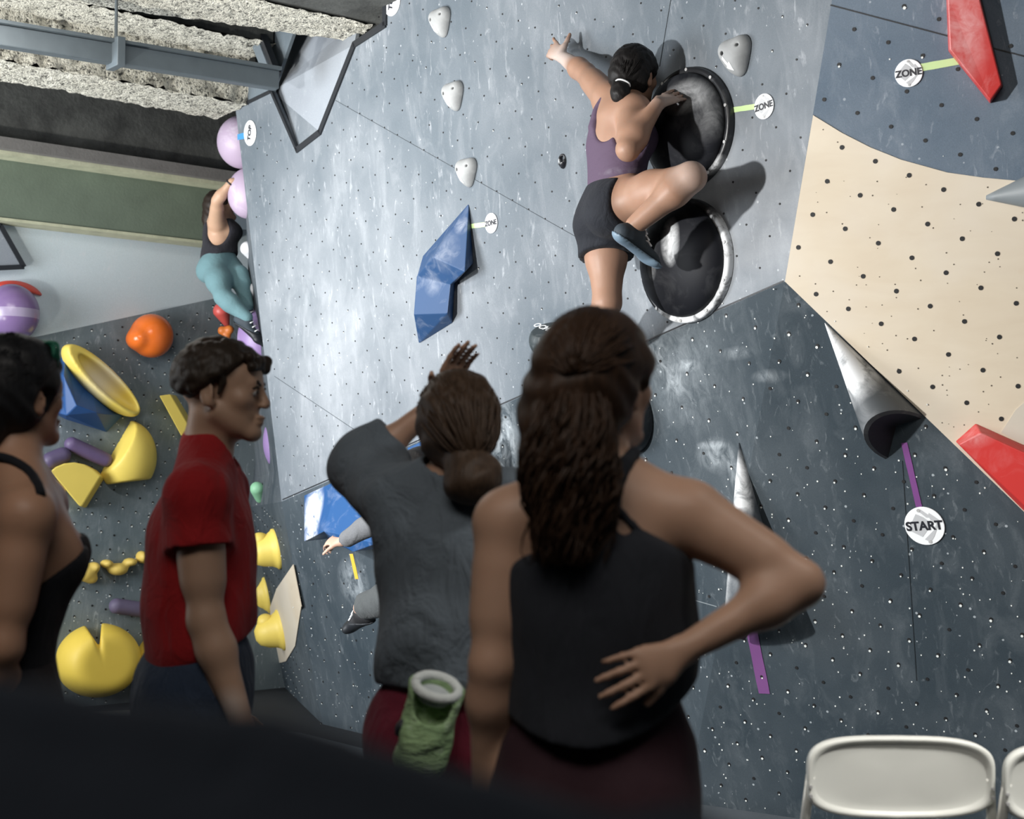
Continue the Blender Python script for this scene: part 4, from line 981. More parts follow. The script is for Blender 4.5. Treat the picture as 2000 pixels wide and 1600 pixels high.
def brows(parent, c, fwd, up, s, mat):
    r, f, u = frame_of(fwd, up); Q = lambda x, y, z: c + (r * x + f * y + u * z) * s
    for q in (-1, 1):
        S = SDF(); S.cone(Q(q * .013, .0925, .013), .0042 * s, Q(q * .031, .0895, .0185), .0048 * s, .004); S.cone(Q(q * .031, .0895, .0185), .0048 * s, Q(q * .046, .0735, .0155), .0035 * s, .004)
        sdf_obj(S, .003, 'eyebrow', mat, parent, 1)
        S = SDF(); S.cone(Q(q * .019, .0910, .0045), .0022 * s, Q(q * .033, .0925, .0075), .0026 * s, .003); S.cone(Q(q * .033, .0925, .0075), .0026 * s, Q(q * .046, .0835, .003), .0022 * s, .003)
        sdf_obj(S, .002, 'eyelashes', mat, parent, 1)
SK_A = (.36, .205, .135); SK_B = (.50, .32, .225); SK_C = (.42, .255, .175)
Z = V(0, 0, 1)

# ---- climber in the purple tank top on the grey wall
cY = 5.5
J = dict(headc=P(1241, 150, 5.46), hf=(.62, .72, .10), hu=(.10, -.10, 1), bf=(.79, .60, .1), neck=P(1222, 206, 5.44),
    shL=P(1186, 190, 5.52), elL=P(1143, 143, 5.68), wrL=P(1100, 112, 5.86), shR=P(1240, 218, 5.36), elR=P(1226, 292, 5.20), wrR=P(1284, 204, 5.28),
    waist=P(1204, 340, 5.50), hipL=P(1182, 432, 5.58), hipR=P(1218, 398, 5.42), knL=P(1186, 592, 5.50), anL=P(1140, 690, 5.78),
    knR=P(1350, 346, 5.12), anR=P(1240, 440, 5.20))
hn = dict(L=dict(d=P(1072, 92, 5.93) - P(1100, 112, 5.86), back=V(-.6, -.75, .2), thumb=V(.2, .1, 1), curl=(.25, .55, .65, .7), tcurl=.1, tout=1.0, spread=.15),
          R=dict(d=P(1345, 176, 5.40) - P(1287, 205, 5.28), back=V(-.30, -.88, .38), thumb=V(-.45, .1, .8), curl=(.06, .08, .1, .12), tcurl=.3, tout=.5))
S, g = human(J, 1.0, True, False, hn, arm=1.18, hs=1.16)
root = thing('person', 'climber in purple tank top and black shorts reaching left on the grey wall', 'person', g['waist'])
msk = skinmat('skin_climber', (.33, .20, .14), [(g['wrR'] + V(.05, .03, .02), .12, .35), (g['wrL'], .12, .55), (g['wrL'] * .6 + g['elL'] * .4, .08, .4), (g['knR'], .10, .45)])
sdf_obj(S, .0065, 'body', msk, root, 1)
def fabric_cut(S, tags, infl, cuts=(), extra=None):
    T = S.sub(tags, infl)
    if extra: extra(T)
    for c in cuts: T.cut(*c)
    return T
ms = (g['shL'] + g['shR']) / 2; bk = nrm(V(-.79, -.6, .05))
T = fabric_cut(S, ['torso'], .008)
T.cut(g['waist'] + (g['hipL'] + g['hipR'] - 2 * g['waist']) * .28, (g['hipL'] + g['hipR'] - 2 * g['waist']))
lat = nrm(g['shR'] - g['shL'])
# deep scooped armholes and back
T.pr = [p for p in T.pr if p[4] != 'torso_top']
T.ell(ms + bk * .10 + V(.015, 0, -.03), (.072, .072, .135), None, .015, 'cut', 's')
T.ell(g['shR'] + lat * .02 + bk * .02 + V(0, 0, -.05), (.075, .075, .125), None, .02, 'cut', 's'); T.ell(g['shL'] - lat * .035 + V(0, 0, -.04), (.05, .05, .08), None, .02, 'cut', 's')
T.cone(g['shL'] + lat * .052 + V(0, 0, .02) + bk * .038, .016, ms - lat * .085 + bk * .085 + V(0, 0, -.13), .02, .02)
m_purp = NT('purple_jersey'); co = m_purp.coord()
m_purp.col(m_purp.mix(m_purp.math('MULTIPLY', m_purp.spot(g['waist'] + bk * .07 + V(0.08, 0, -.02), (.11, .11, .035)), m_purp.ramp(m_purp.noise(co, 30, 4), .4, .7)), (.085, .055, .095), (.5, .5, .55))); m_purp.rough(.85)
m_purp.bump(m_purp.noise(m_purp.coord((6, 6, 16)), 2.2, 4), .3, .02)
sdf_obj(T, .0065, 'tank_top', m_purp.m, root, 2)
sl = fabric_cut(S, ['pelvis', 'legL'], .016)
sl.cone(g['hipL'], .10, g['hipL'] + (g['knL'] - g['hipL']) * .42, .105, .03); sl.cone(g['hipR'], .10, g['hipR'] + (g['knR'] - g['hipR']) * .20, .102, .03)
sl.ecap(g['waist'] + (g['hipL'] + g['hipR'] - 2 * g['waist']) * .17, (g['hipL'] + g['hipR']) / 2, nrm(g['hipR'] - g['hipL']), .125, .098, .155, .115, .04)
dL, dR = nrm(g['knL'] - g['hipL']), nrm(g['knR'] - g['hipR'])
pL, pR = g['hipL'] + (g['knL'] - g['hipL']) * .44, g['hipR'] + (g['knR'] - g['hipR']) * .12
def legcut(T, h, k, p, d):   # cut only along this leg
    def fn(X, Y, Z_):
        a = (X - p[0]) * d[0] + (Y - p[1]) * d[1] + (Z_ - p[2]) * d[2]
        t = np.clip(((X - h[0]) * d[0] + (Y - h[1]) * d[1] + (Z_ - h[2]) * d[2]), 0, 1)
        rr = np.sqrt((X - h[0] - d[0] * t) ** 2 + (Y - h[1] - d[1] * t) ** 2 + (Z_ - h[2] - d[2] * t) ** 2)
        return np.minimum(a, .19 - rr)
    T.add(fn, None, None, .004, 'cut', 'i')
legcut(sl, g['hipL'], g['knL'], pL, dL); legcut(sl, g['hipR'], g['knR'], pR, dR)
sl.cut(g['waist'] + (g['hipL'] + g['hipR'] - 2 * g['waist']) * .15, g['waist'] * 2 - (g['hipL'] + g['hipR']))
sdf_obj(sl, .007, 'shorts', fabric('black_shorts', (.016, .018, .024), .8, .35, (6, 6, 4)), root, 2, .004, 26)
def shoe(g, q, d, up, mats, parent, s=1.0):
    F = SDF(); add_foot(F, g['an' + q], d, up, s * 1.06); o = sdf_obj(F, .006, 'climbing_shoe', mats[0], parent, 2)
    B = F.sub(['foot'], .006); u = nrm(up); dd = nrm(d); B.cut(g['an' + q] - u * .063 * s, u + dd * .10); B.cut(g['an' + q] + dd * .06, dd * .5 + u, .01) if False else None
    sdf_obj(B, .006, 'sole', mats[1], o, 1, world=False)
    l = np.cross(dd, u)
    mk('laces', *merge([tube([g['an' + q] + (dd * a_ + u * (b_ - .012) + l * -.034) * s, g['an' + q] + (dd * (a_ + .01) + u * b_) * s, g['an' + q] + (dd * a_ + u * (b_ - .012) + l * .034) * s], .0035, 6) for a_, b_ in ((.045, .008), (.070, -.006), (.095, -.019))]), m_white, o, True, world=False)
    return o
m_shoe = simple('dark_suede', (.030, .042, .055), .75, .3); m_sole = simple('blue_grey_rubber', (.16, .23, .30), .5)
shoe(g, 'R', P(1280, 492, 5.42) - P(1225, 452, 5.28), V(.42, -.15, .8), (m_shoe, m_sole), root)
shoe(g, 'L', V(-.35, .8, -.1), Z, (m_shoe, m_sole), root)
m_hair0 = hairmat('black_hair', (.009, .008, .008))
H, Q, (hr, hf_, hu_) = hair_cap(g['headc'], J['hf'], J['hu'], .97, .016, .062, -.065, .75)
tie = P(1214, 168, 5.37); H.cone(Q(0, -.09, -.01), .05, tie, .026, .03); H.ell(P(1212, 184, 5.36), (.038, .038, .042), None, .02); H.ell(P(1210, 174, 5.36), (.03, .03, .03), None, .02)
ho = sdf_obj(H, .006, 'hair', m_hair0, root, 1, .0025, 120)
pth = []
for i in range(150):
    a = rng.uniform(-1.4, 1.4); b_ = rng.uniform(.2, 1.5); o_ = Q(.088 * math.sin(a) * math.sin(b_), -.012 - .105 * math.cos(a) * math.sin(b_), .032 + .098 * math.cos(b_))
    q = [o_ * (1 - t) + tie * t + nrm(o_ - Q(0, -.01, .02)) * .018 * math.sin(math.pi * t) * (1 if t < 1 else 0) for t in np.linspace(0, 1, 7)]; pth.append(q)
strands('hair_strands', pth, .0022, m_hair0, ho)
lp = [tie + V(.004, -.018, .004) + V(math.cos(t) * .026, -.012 * math.sin(t), math.sin(t) * .010 - math.cos(t) * .008) for t in np.linspace(0, 2 * math.pi, 20)]
mk('hair_tie', *tube(lp, .0042, 6), m_white, root)

# ---- climber in teal leggings on the side wall
J = dict(headc=P(430, 404, 9.02), hf=(.8, .45, .3), hu=(0, 0, 1), bf=(.95, .2, .1), neck=P(428, 430, 9.0), shL=P(438, 432, 9.15), elL=P(446, 385, 9.1), wrL=P(458, 352, 8.95),
    shR=P(422, 434, 8.86), elR=P(424, 392, 8.72), wrR=P(452, 354, 8.66), waist=P(430, 486, 8.98), hipL=P(436, 522, 9.06), hipR=P(420, 524, 8.86),
    knL=P(468, 536, 8.86), anL=P(484, 598, 8.80), knR=P(436, 580, 8.66), anR=P(482, 620, 8.64))
sD = .90
hn = dict(L=dict(d=V(.6, .2, .5), back=V(-.5, -.3, .7), thumb=V(0, .6, .5), curl=(.6, .6, .6, .6)), R=dict(d=V(.75, .15, .35), back=V(-.45, -.3, .8), thumb=V(-.1, .7, .3), curl=(.5, .5, .5, .5)))
S, g = human(J, sD, True, False, hn)
root = thing('person', 'climber in black tank top and teal leggings clinging to purple holds at the wall corner', 'person', g['waist'])
sdf_obj(S, .0085, 'body', skinmat('skin_far_climber', (.47, .31, .215)), root, 1)
T = fabric_cut(S, ['torso'], .012); lat = nrm(g['shR'] - g['shL']); ms = (g['shL'] + g['shR']) / 2
mh = (g['hipL'] + g['hipR']) / 2
T.ecap(g['waist'], mh + (g['waist'] - mh) * .0, lat, .130, .105, .160, .125, .03)
T.cut(g['waist'] + (mh - g['waist']) * .62 , nrm(mh - g['waist']) + V(.45, .1, -.0)); T.ell(g['shR'] + V(.01, -.03, -.03), (.09, .09, .12), None, .02, 'cut', 's'); T.cut(ms + V(0, 0, -.0), V(-.2, -.1, 1), .01)
sdf_obj(T, .009, 'tank_top', fabric('black_tank', (.022, .022, .028), .85, .4), root, 2, .004, 30)
Lg = fabric_cut(S, ['pelvis', 'leg', 'shin'], .006); Lg.ecap(g['waist'] + (mh - g['waist']) * .30, mh, nrm(g['hipR'] - g['hipL']), .112, .090, .140, .10, .04)
Lg.cut(g['anL'] + (g['knL'] - g['anL']) * .08, g['anL'] - g['knL']) if False else None
sdf_obj(Lg, .009, 'leggings', fabric('teal_leggings', (.125, .225, .25), .8, .2, (8, 8, 8), .08), root, 2)
for q, d in (('L', V(.5, .1, -.6)), ('R', V(.55, .05, -.45))): shoe(g, q, d, V(.3, -.3, .8), (m_shoe, m_black), root, sD)
H, Q, _ = hair_cap(g['headc'], J['hf'], J['hu'], sD * .97, .014, .06, -.06); H.cone(Q(0, -.08, -.02), .05, P(408, 430, 8.99), .04, .03); H.cone(P(410, 425, 8.98), .04, P(401, 490, 8.98), .018, .03)
sdf_obj(H, .009, 'hair', hairmat('dark_brown_hair', (.02, .014, .011)), root, 1, .003, 90)
bp = g['wrR'] + (g['elR'] - g['wrR']) * .08; ad = nrm(g['elR'] - g['wrR']); au = nrm(np.cross(ad, V(0, 1, 0))); av_ = np.cross(ad, au)
mk('wrist_band', *tube([bp + (au * math.cos(t) + av_ * math.sin(t)) * .024 for t in np.linspace(0, 2 * math.pi, 16)], .005, 6), m_black, root)

# ---- climber mostly hidden behind the woman in grey
J = dict(headc=P(822, 925, 6.55), hf=(.4, .9, .2), hu=(.1, -.1, 1), bf=(.6, .8, .1), neck=P(828, 975, 6.5), shL=P(790, 1000, 6.6), elL=P(728, 1022, 6.75), wrL=P(668, 1058, 6.88),
    shR=P(880, 1000, 6.45), elR=P(915, 950, 6.4), wrR=P(930, 900, 6.45), waist=P(836, 1110, 6.50), hipL=P(815, 1200, 6.55), hipR=P(868, 1205, 6.45),
    knL=P(772, 1165, 6.42), anL=P(704, 1188, 6.66), knR=P(880, 1330, 6.4), anR=P(868, 1440, 6.75))
hn = dict(L=dict(d=V(-.75, .5, .02), back=V(-.3, -.5, .8), thumb=V(.1, .4, -.8), curl=(.75, .75, .75, .75), spread=.0), R=dict(d=V(.1, .3, .9), back=V(-.6, -.6, .2), thumb=V(-.5, .4, 0), curl=(.4, .4, .4, .4)))
S, g = human(J, 1.0, False, False, hn)
root = thing('person', 'climber half hidden behind the woman in grey, hand on the blue volume', 'person', g['waist'])
sdf_obj(S, .010, 'body', skinmat('skin_hidden_climber', (.55, .37, .29)), root, 1)
T = fabric_cut(S, ['torso', 'arm'], .014)
for q in 'LR':
    w_, e_ = g['wr' + q], g['el' + q]; T.fcone(e_, .058, w_ + (e_ - w_) * .08, .042, .02)
sdf_obj(T, .010, 'sweatshirt', fabric('grey_fleece', (.16, .165, .175), .95, .5), root, 2, .006, 34)
T = fabric_cut(S, ['pelvis', 'leg', 'shin'], .016); T.cone(g['knL'], .072, g['anL'] + (g['knL'] - g['anL']) * .15, .055, .03)
legcut(T, g['knL'], g['anL'], g['anL'] + (g['knL'] - g['anL']) * .12, nrm(g['anL'] - g['knL']))
sdf_obj(T, .010, 'trousers', fabric('grey_trousers', (.075, .082, .085), .95, .5), root, 2, .006, 38)
shoe(g, 'L', V(-.40, .62, -.18), V(-.25, -.35, .8), (simple('black_suede', (.012, .012, .014), .7), m_black), root); shoe(g, 'R', V(-.2, .9, -.1), Z, (m_shoe, m_sole), root)
H, Q, _ = hair_cap(g['headc'], J['hf'], J['hu'], 1.0, .016, .06, -.06); sdf_obj(H, .010, 'hair', m_hair0, root, 1, .003, 90)

# ---- spectators on the floor
def legs(px, Y, hz, sep, az, s=1.0):
    """standing legs under a pelvis at pixel column px; az = facing"""
    c = P(px, 1400, Y); f = nrm(V(*az, 0)); r = np.cross(f, Z); o = {}
    for q, sg in (('L', -1), ('R', 1)):
        h = V(c[0], c[1], hz) + r * sg * .085 * s; o['hip' + q] = h
        o['kn' + q] = V(h[0], h[1], .50 * s) + f * .02 + r * sg * sep * .4; o['an' + q] = V(h[0], h[1], .085 * s) - f * .02 + r * sg * sep
    return o, f, r
def shoes(g, f, parent, mat, s=1.0):
    for q in 'LR':
        F = SDF(); add_foot(F, g['an' + q], f, Z, s * 1.12); F.cut(V(0, 0, .004), -Z); sdf_obj(F, .009, 'shoe', mat, parent, 1)

# ---- woman in front: dark tank top, long wavy hair half tied up, hand on hip
Yw = 2.30
lg, f, r = legs(1162, Yw, .92, .03, (.22, .97))
J = dict(headc=P(1172, 752, 2.30), hf=(.66, .73, .16), hu=(0, -.12, 1), bf=(.22, .97, 0), neck=P(1150, 925, 2.29), shL=P(990, 1022, 2.30), shR=P(1350, 1008, 2.25),
    elL=P(962, 1300, 2.27), wrL=P(948, 1545, 2.34), elR=P(1562, 1140, 2.20), wrR=P(1338, 1268, 2.165), waist=P(1168, 1290, 2.30), **lg)
hn = dict(L=dict(d=V(-.02, .1, -1), back=V(-1, -.1, 0), thumb=V(.2, .9, 0), curl=(.25, .3, .3, .35)),
          R=dict(d=P(1232, 1318, 2.135) - P(1338, 1268, 2.165), back=V(.22, -.95, .15), thumb=V(.1, .25, .95), curl=(.16, .14, .16, .22), tcurl=.2, tout=.45, spread=.13))
hn['R']['thumb'] = V(.05, .2, -1)
S, g = human(J, .98, True, True, hn, hw=.86)
root = thing('person', 'woman in dark tank top with long wavy brown hair, hand on her hip', 'person', V(g['hipL'][0] * .5 + g['hipR'][0] * .5, g['hipL'][1], 0))
msk = skinmat('skin_front_woman', (.43, .27, .19)); sdf_obj(S, .0055, 'body', msk, root, 2)
eyes(root, g['headc'], J['hf'], J['hu'], .96 * .98)
lat = nrm(g['shR'] - g['shL']); ms = (g['shL'] + g['shR']) / 2
T = fabric_cut(S, ['torso'], .010); T.pr = [p for p in T.pr if p[4] != 'torso_top']
T.ecap(P(1165, 1110, 2.30), P(1170, 1270, 2.31), lat, .140, .112, .136, .118, .05); T.ecap(P(1170, 1270, 2.31), P(1165, 1440, 2.30), lat, .136, .118, .145, .142, .05)
# neckline: low scoop at the sides, racer back in the middle
T.cut(P(1340, 1082, 2.22), V(.62, -.12, 1), .012); T.cut(P(985, 1105, 2.25), V(-.55, -.12, 1), .012)
T.cut(P(1165, 1005, 2.2), V(0, -.05, 1), .012)
T.ell(P(1222, 1018, 2.18), (.015, .06, .023), None, .006, 'cut', 's')
# shirt-tail hem
hc = P(1140, 1420, 2.2)
def hem(X, Y, Z_): return (hc[2] - .028 + 2.6 * (X - hc[0]) ** 2) - Z_
T.add(hem, None, None, .004, 'cut', 'i')
m_tank = fabric('charcoal_tank', (.018, .020, .026), .85, .45, (9, 9, 2.2), .15)
to = sdf_obj(T, .006, 'tank_top', m_tank, root, 2, .004, 22)
def strap(pts, wd, parent=root, mat=m_tank, th=.005):
    B = SDF()
    for a, b in zip(pts[:-1], pts[1:]): B.cone(a, wd, b, wd, .004)
    return sdf_obj(B, .004, 'strap', mat, parent, 1)
bn = V(-.1, -.99, .1)
def onback(px, py, Y): return P(px, py, Y)
dgv = root.children[0].data; bvw = BVHTree.FromPolygons([v.co for v in dgv.vertices], [tuple(p.vertices) for p in dgv.polygons])
def onbody(px, py, off=.002):
    d = ray(px, py); h = bvw.ray_cast(Vector(CAM), Vector(d)); return np.array(h[0]) - nrm(d) * off if h[0] else P(px, py, 2.2)
strap([onbody(*q) for q in [(1238, 886), (1222, 905), (1210, 930), (1202, 955), (1198, 985), (1192, 1020), (1185, 1060)]], .012)
strap([onbody(*q) for q in [(1198, 985), (1216, 1005), (1236, 1026), (1258, 1048), (1280, 1066)]], .0065)
strap([onbody(*q) for q in [(1062, 915), (1080, 950), (1100, 985), (1120, 1020), (1135, 1050)]], .011)
Lg = fabric_cut(S, ['pelvis', 'leg', 'shin'], .008); Lg.ecap(P(1167, 1345, 2.30), P(1167, 1440, 2.30), lat, .128, .092, .155, .105, .03); Lg.cut(P(1167, 1330, 2.30), Z); Lg.cut(V(0, 0, .11), -Z); sdf_obj(Lg, .010, 'leggings', fabric('burgundy_leggings', (.030, .012, .017), .8, .2), root, 2)
shoes(g, f, root, m_black)
m_hairb = hairmat('wavy_brown_hair', (.014, .009, .007), (.070, .036, .020))
H, Q, (hr, hf_, hu_) = hair_cap(g['headc'], J['hf'], J['hu'], .97, .018, .060, -.04, .6)
H.cone(P(1130, 745, 2.235), .070, P(1108, 900, 2.20), .052, .05); H.cone(P(1108, 900, 2.20), .050, P(1108, 1010, 2.175), .040, .04); H.cone(P(1108, 1010, 2.175), .038, P(1122, 1090, 2.17), .014, .04)
H.cone(P(1080, 800, 2.24), .05, P(1062, 930, 2.215), .035, .04)
ho = sdf_obj(H, .006, 'hair', m_hairb, root, 1, .005, 70)
pth = []
for i in range(760):
    u0 = rng.uniform(-1, 1); top = P(1120 + 42 * u0, rng.uniform(700, 800), 2.21 + abs(u0) * .03 + rng.uniform(-.02, .02))
    L = rng.uniform(.55, 1.0); ex, ey = 1108 + 56 * u0 + rng.uniform(-16, 16), 800 + 310 * L; end = P(ex, ey, 2.118 + abs(u0) * .045 + rng.uniform(0, .035))
    ph, am, fq = rng.uniform(0, 6.28), rng.uniform(.004, .014), rng.uniform(9, 16); q = []
    for t in np.linspace(0, 1, 15):
        p = top * (1 - t) + end * t + V(0, -.042, 0) * math.sin(math.pi * min(1, t * 1.1)) + V(u0 * .028, 0, 0) * math.sin(math.pi * t)
        a_ = am * min(1, t * 1.6); q.append(p + V(math.sin(ph + fq * t) * a_, math.cos(ph + fq * t) * a_ * .8, 0))
    pth.append(q)
for i in range(260):   # crown strands combed back to the tie
    a = rng.uniform(-1.5, 1.5); b_ = rng.uniform(.05, 1.5); o_ = Q(.093 * math.sin(a) * math.sin(b_), -.012 - .112 * math.cos(a) * math.sin(b_), .032 + .101 * math.cos(b_)); tie = P(1125, 735, 2.165)
    pth.append([o_ * (1 - t) + tie * t + nrm(o_ - Q(0, -.01, .02)) * .020 * math.sin(math.pi * t) for t in np.linspace(0, .95, 7)])
strands('hair_strands', pth, .0030, m_hairb, ho)

# ---- woman in the grey sweatshirt shading her eyes
lg, f, r = legs(895, 2.98, .88, .05, (.12, .99))
J = dict(headc=P(898, 835, 2.98), hf=(.12, .96, .22), hu=(0, -.2, 1), bf=(.12, .99, 0), neck=P(890, 945, 2.97), shL=P(768, 985, 3.0), shR=P(1020, 990, 2.97),
    elL=P(712, 905, 3.18), wrL=P(860, 782, 3.17), elR=P(1060, 1200, 2.98), wrR=P(1040, 1380, 3.12), waist=P(892, 1225, 2.98), **lg)
hn = dict(L=dict(d=P(902, 690, 3.12) - P(860, 782, 3.17), back=V(-.2, .3, .9), thumb=V(-.5, -.6, -.4), curl=(.12, .12, .14, .16), spread=.03),
          R=dict(d=V(0, .5, -.8), back=V(.9, 0, 0), thumb=V(0, .8, .4), curl=(.4, .4, .4, .4)))
hn['L']['thumb'] = V(-.9, .2, -.4)
S, g = human(J, .95, True, True, hn, hs=1.12)
root = thing('person', 'woman in grey sweatshirt with a low ponytail shading her eyes with one hand', 'person', V(g['hipL'][0] * .5 + g['hipR'][0] * .5, g['hipL'][1], 0))
sdf_obj(S, .006, 'body', skinmat('skin_grey_woman', (.42, .265, .19)), root, 2); eyes(root, g['headc'], J['hf'], J['hu'], .96 * .95)
ms = (g['shL'] + g['shR']) / 2; lat = nrm(g['shR'] - g['shL'])
T = fabric_cut(S, ['torso', 'armR'], .014); 
T.ecap(P(893, 1055, 2.99), P(893, 1260, 2.98), lat, .150, .125, .155, .138, .05); T.ecap(P(893, 1250, 2.98), P(890, 1300, 2.98), lat, .158, .14, .150, .134, .03)
T.cone(g['shL'] + V(.02, 0, -.01), .075, g['elL'], .078, .05); fL = g['wrL'] - g['elL']; cu = g['elL'] + fL * .40
T.fcone(g['elL'], .072, cu, .060, .03); T.cone(g['shR'], .068, g['elR'], .066, .04); T.cone(g['elR'], .064, g['elR'] + (g['wrR'] - g['elR']) * .5, .055, .03)
T.cut(V(0, 0, P(890, 1335, 2.98)[2]), -Z); T.ell(g['neck'] + V(0.0, -.005, .035), (.062, .062, .05), None, .01, 'cut', 's')
m_sweat = fabric('grey_marl_sweatshirt', (.112, .134, .158), .95, .8, (6, 6, 3.4), .12); so = sdf_obj(T, .007, 'sweatshirt', m_sweat, root, 2, .010, 24)
B = SDF(); ctr = [cu - nrm(fL) * .04, cu + nrm(fL) * .002]; B.cone(ctr[0], .066, ctr[1], .060, .01); B.cut(ctr[1], fL); B.cut(ctr[0], -fL); sdf_obj(B, .006, 'cuff', m_sweat, so, 1, world=False)
Lg = fabric_cut(S, ['pelvis', 'leg'], .022); Lg.cut(V(0, 0, .52), -Z); sdf_obj(Lg, .010, 'shorts', fabric('maroon_shorts', (.105, .008, .020), .8, .45), root, 2, .004, 26)
shoes(g, f, root, m_black, .95)
m_hairg = hairmat('brown_hair', (.024, .015, .011), (.095, .058, .036))
H, Q, (hr, hf_, hu_) = hair_cap(g['headc'], J['hf'], J['hu'], .96, .017, .060, -.075, .6)
H.ell(P(925, 935, 2.86), (.052, .042, .045), None, .025); H.cone(P(915, 905, 2.88), .045, P(925, 940, 2.85), .04, .03); H.ell(P(952, 922, 2.87), (.03, .03, .03), None, .02)
H.ell(P(905, 955, 2.86), (.040, .032, .026), None, .02)
ho = sdf_obj(H, .006, 'hair', m_hairg, root, 1, .004, 80)
pth = []
for i in range(300):
    a = rng.uniform(-1.6, 1.6); b_ = rng.uniform(.05, 1.7); o_ = Q(.092 * math.sin(a) * math.sin(b_), -.012 - .111 * math.cos(a) * math.sin(b_), .032 + .100 * math.cos(b_)); tie = P(925, 915, 2.86)
    pth.append([o_ * (1 - t) + tie * t + nrm(o_ - Q(0, -.01, .0)) * .022 * math.sin(math.pi * t) for t in np.linspace(0, 1, 8)])
strands('hair_strands', pth, .0022, m_hairg, ho)
# chalk bag on her back
bc0 = P(838, 1420, 2.80)
bag = thing('chalk_bag', 'light green chalk bag with white fleece opening on the woman in grey', 'bag', P(828, 1490, 2.80))
tp_, bt_ = P(853, 1345, 2.80), P(822, 1480, 2.79); axd = nrm(tp_ - bt_)
B = SDF(); B.ecap(bt_, tp_, V(1, .1, .1), .054, .046, .054, .048, .02); B.cone(tp_ + axd * .01 + V(.0, -.02, .0), .040, tp_ - axd * .04 + V(0, -.02, 0), .034, .01, op='s'); B.cut(tp_ + axd * .012 + V(0, 0, 0), axd + V(.1, -.55, .1), .01)
t = NT('green_canvas'); co = t.coord(); ck = t.ramp(t.noise(co, 28, 4, .6), .55, .75)
t.col(t.mix(t.math('MULTIPLY', ck, .5), t.mix(t.noise(t.coord((12, 12, 25)), 1.5, 4), (.13, .22, .10), (.33, .46, .24)), (.6, .68, .58))); t.rough(.9); t.bump(t.noise(t.coord((10, 10, 22)), 1.8, 4), .7, .03)
bo = sdf_obj(B, .005, 'pouch', t.m, bag, 2, .004, 60)
B = SDF(); nn_ = nrm(axd + V(.1, -.55, .1)); ua = nrm(np.cross(nn_, V(0, 1, .3))); va = np.cross(nn_, ua); cc_ = tp_ + axd * .004 + V(0, -.008, 0)
rp = [cc_ + (ua * math.cos(q) * .043 + va * math.sin(q) * .040) for q in np.linspace(0, 2 * math.pi, 22)]
mk('fleece_rim', *tube(rp, .010, 8), simple('white_fleece', (.62, .65, .64), .95, .1, 40, .5, 160), bag, True)
B.ell(cc_ - nn_ * .02, (.038, .038, .012), np.array([ua, va, nn_])); sdf_obj(B, .005, 'fleece_lining', simple('chalky_lining', (.42, .45, .46), .95, .2, 30, .4), bag, 1)
cp = [tp_ + V(-.045, -.01, .01), P(796, 1390, 2.78), P(790, 1425, 2.78), P(783, 1440, 2.78)]
mk('drawcord', *tube(cp, .003, 6), m_black, bag); B = SDF(); B.cone(P(792, 1412, 2.78), .009, P(785, 1422, 2.78), .009); B.cone(P(783, 1420, 2.78), .006, P(777, 1434, 2.78), .004); sdf_obj(B, .003, 'cord_lock', m_black, bag, 1)

# ---- man in the red T-shirt, in profile
lg, f, r = legs(386, 3.32, .93, .05, (.95, .31))
J = dict(headc=P(434, 763, 3.30), hf=(.985, -.06, -.02), hu=(.06, 0, 1), bf=(.95, .31, 0), neck=P(402, 893, 3.33), shL=P(424, 960, 3.50), shR=P(384, 972, 3.15),
    elL=P(432, 1190, 3.54), wrL=P(436, 1370, 3.50), elR=P(403, 1212, 3.14), wrR=P(472, 1412, 3.14), waist=P(388, 1205, 3.32), **lg)
hn = dict(R=dict(d=V(.22, .08, -1), back=V(.35, -.9, 0), thumb=V(.9, .35, .2), curl=(.25, .3, .35, .4), tcurl=.3, tout=.5), L=dict(d=V(.2, 0, -1), back=V(-.3, .9, 0), thumb=V(.9, .2, 0), curl=(.3, .3, .3, .3)))
S, g = human(J, 1.0, False, True, hn)
root = thing('person', 'young man in red T-shirt and jeans standing in profile', 'person', V(g['hipL'][0] * .5 + g['hipR'][0] * .5, g['hipL'][1], 0))
sdf_obj(S, .0048, 'body', skinmat('skin_man', (.36, .235, .165), [(g['wrR'] + V(-.02, -.03, .04), .05, .35)]), root, 1)
m_hairm = hairmat('dark_curly_hair', (.012, .010, .009), (.045, .03, .02))
eyes(root, g['headc'], J['hf'], J['hu'], 1.0); brows(root, g['headc'], J['hf'], J['hu'], 1.0, m_hairm)
T = fabric_cut(S, ['torso'], .011); lat = nrm(g['shR'] - g['shL'])
T.ecap(P(390, 1040, 3.32), P(391, 1240, 3.32), lat, .165, .114, .168, .122, .05)
for q in 'LR':
    s_, e_ = g['sh' + q], g['el' + q]; T.ell(s_, (.064,) * 3, None, .03); T.fcone(s_, .064, s_ + (e_ - s_) * .40, .073, .035, '', .012)
T.cut(P(392, 1262, 3.32), V(.35, .2, -1)); T.ell(g['neck'] + V(.045, .01, .030), (.078, .072, .060), None, .008, 'cut', 's')
m_redt = fabric('red_cotton', (.25, .010, .012), .9, .5, (7, 7, 4), .12); ts = sdf_obj(T, .006, 't_shirt', m_redt, root, 2, .006, 24)
Lg = fabric_cut(S, ['pelvis', 'leg', 'shin'], .016); hl = nrm(g['hipR'] - g['hipL']); Lg.ecap(P(388, 1255, 3.32), P(388, 1330, 3.32), hl, .150, .110, .165, .118, .04); Lg.cut(V(0, 0, .06), -Z); Lg.cut(P(388, 1225, 3.32), Z)
jn = sdf_obj(Lg, .009, 'jeans', fabric('dark_denim', (.022, .034, .060), .85, .45, (9, 9, 5)), root, 2, .004, 30)
shoes(g, f, root, m_white)
r0, f0, u0 = frame_of(J['hf'], J['hu']); Q = lambda x, y, z: g['headc'] + (r0 * x + f0 * y + u0 * z)
H = SDF()
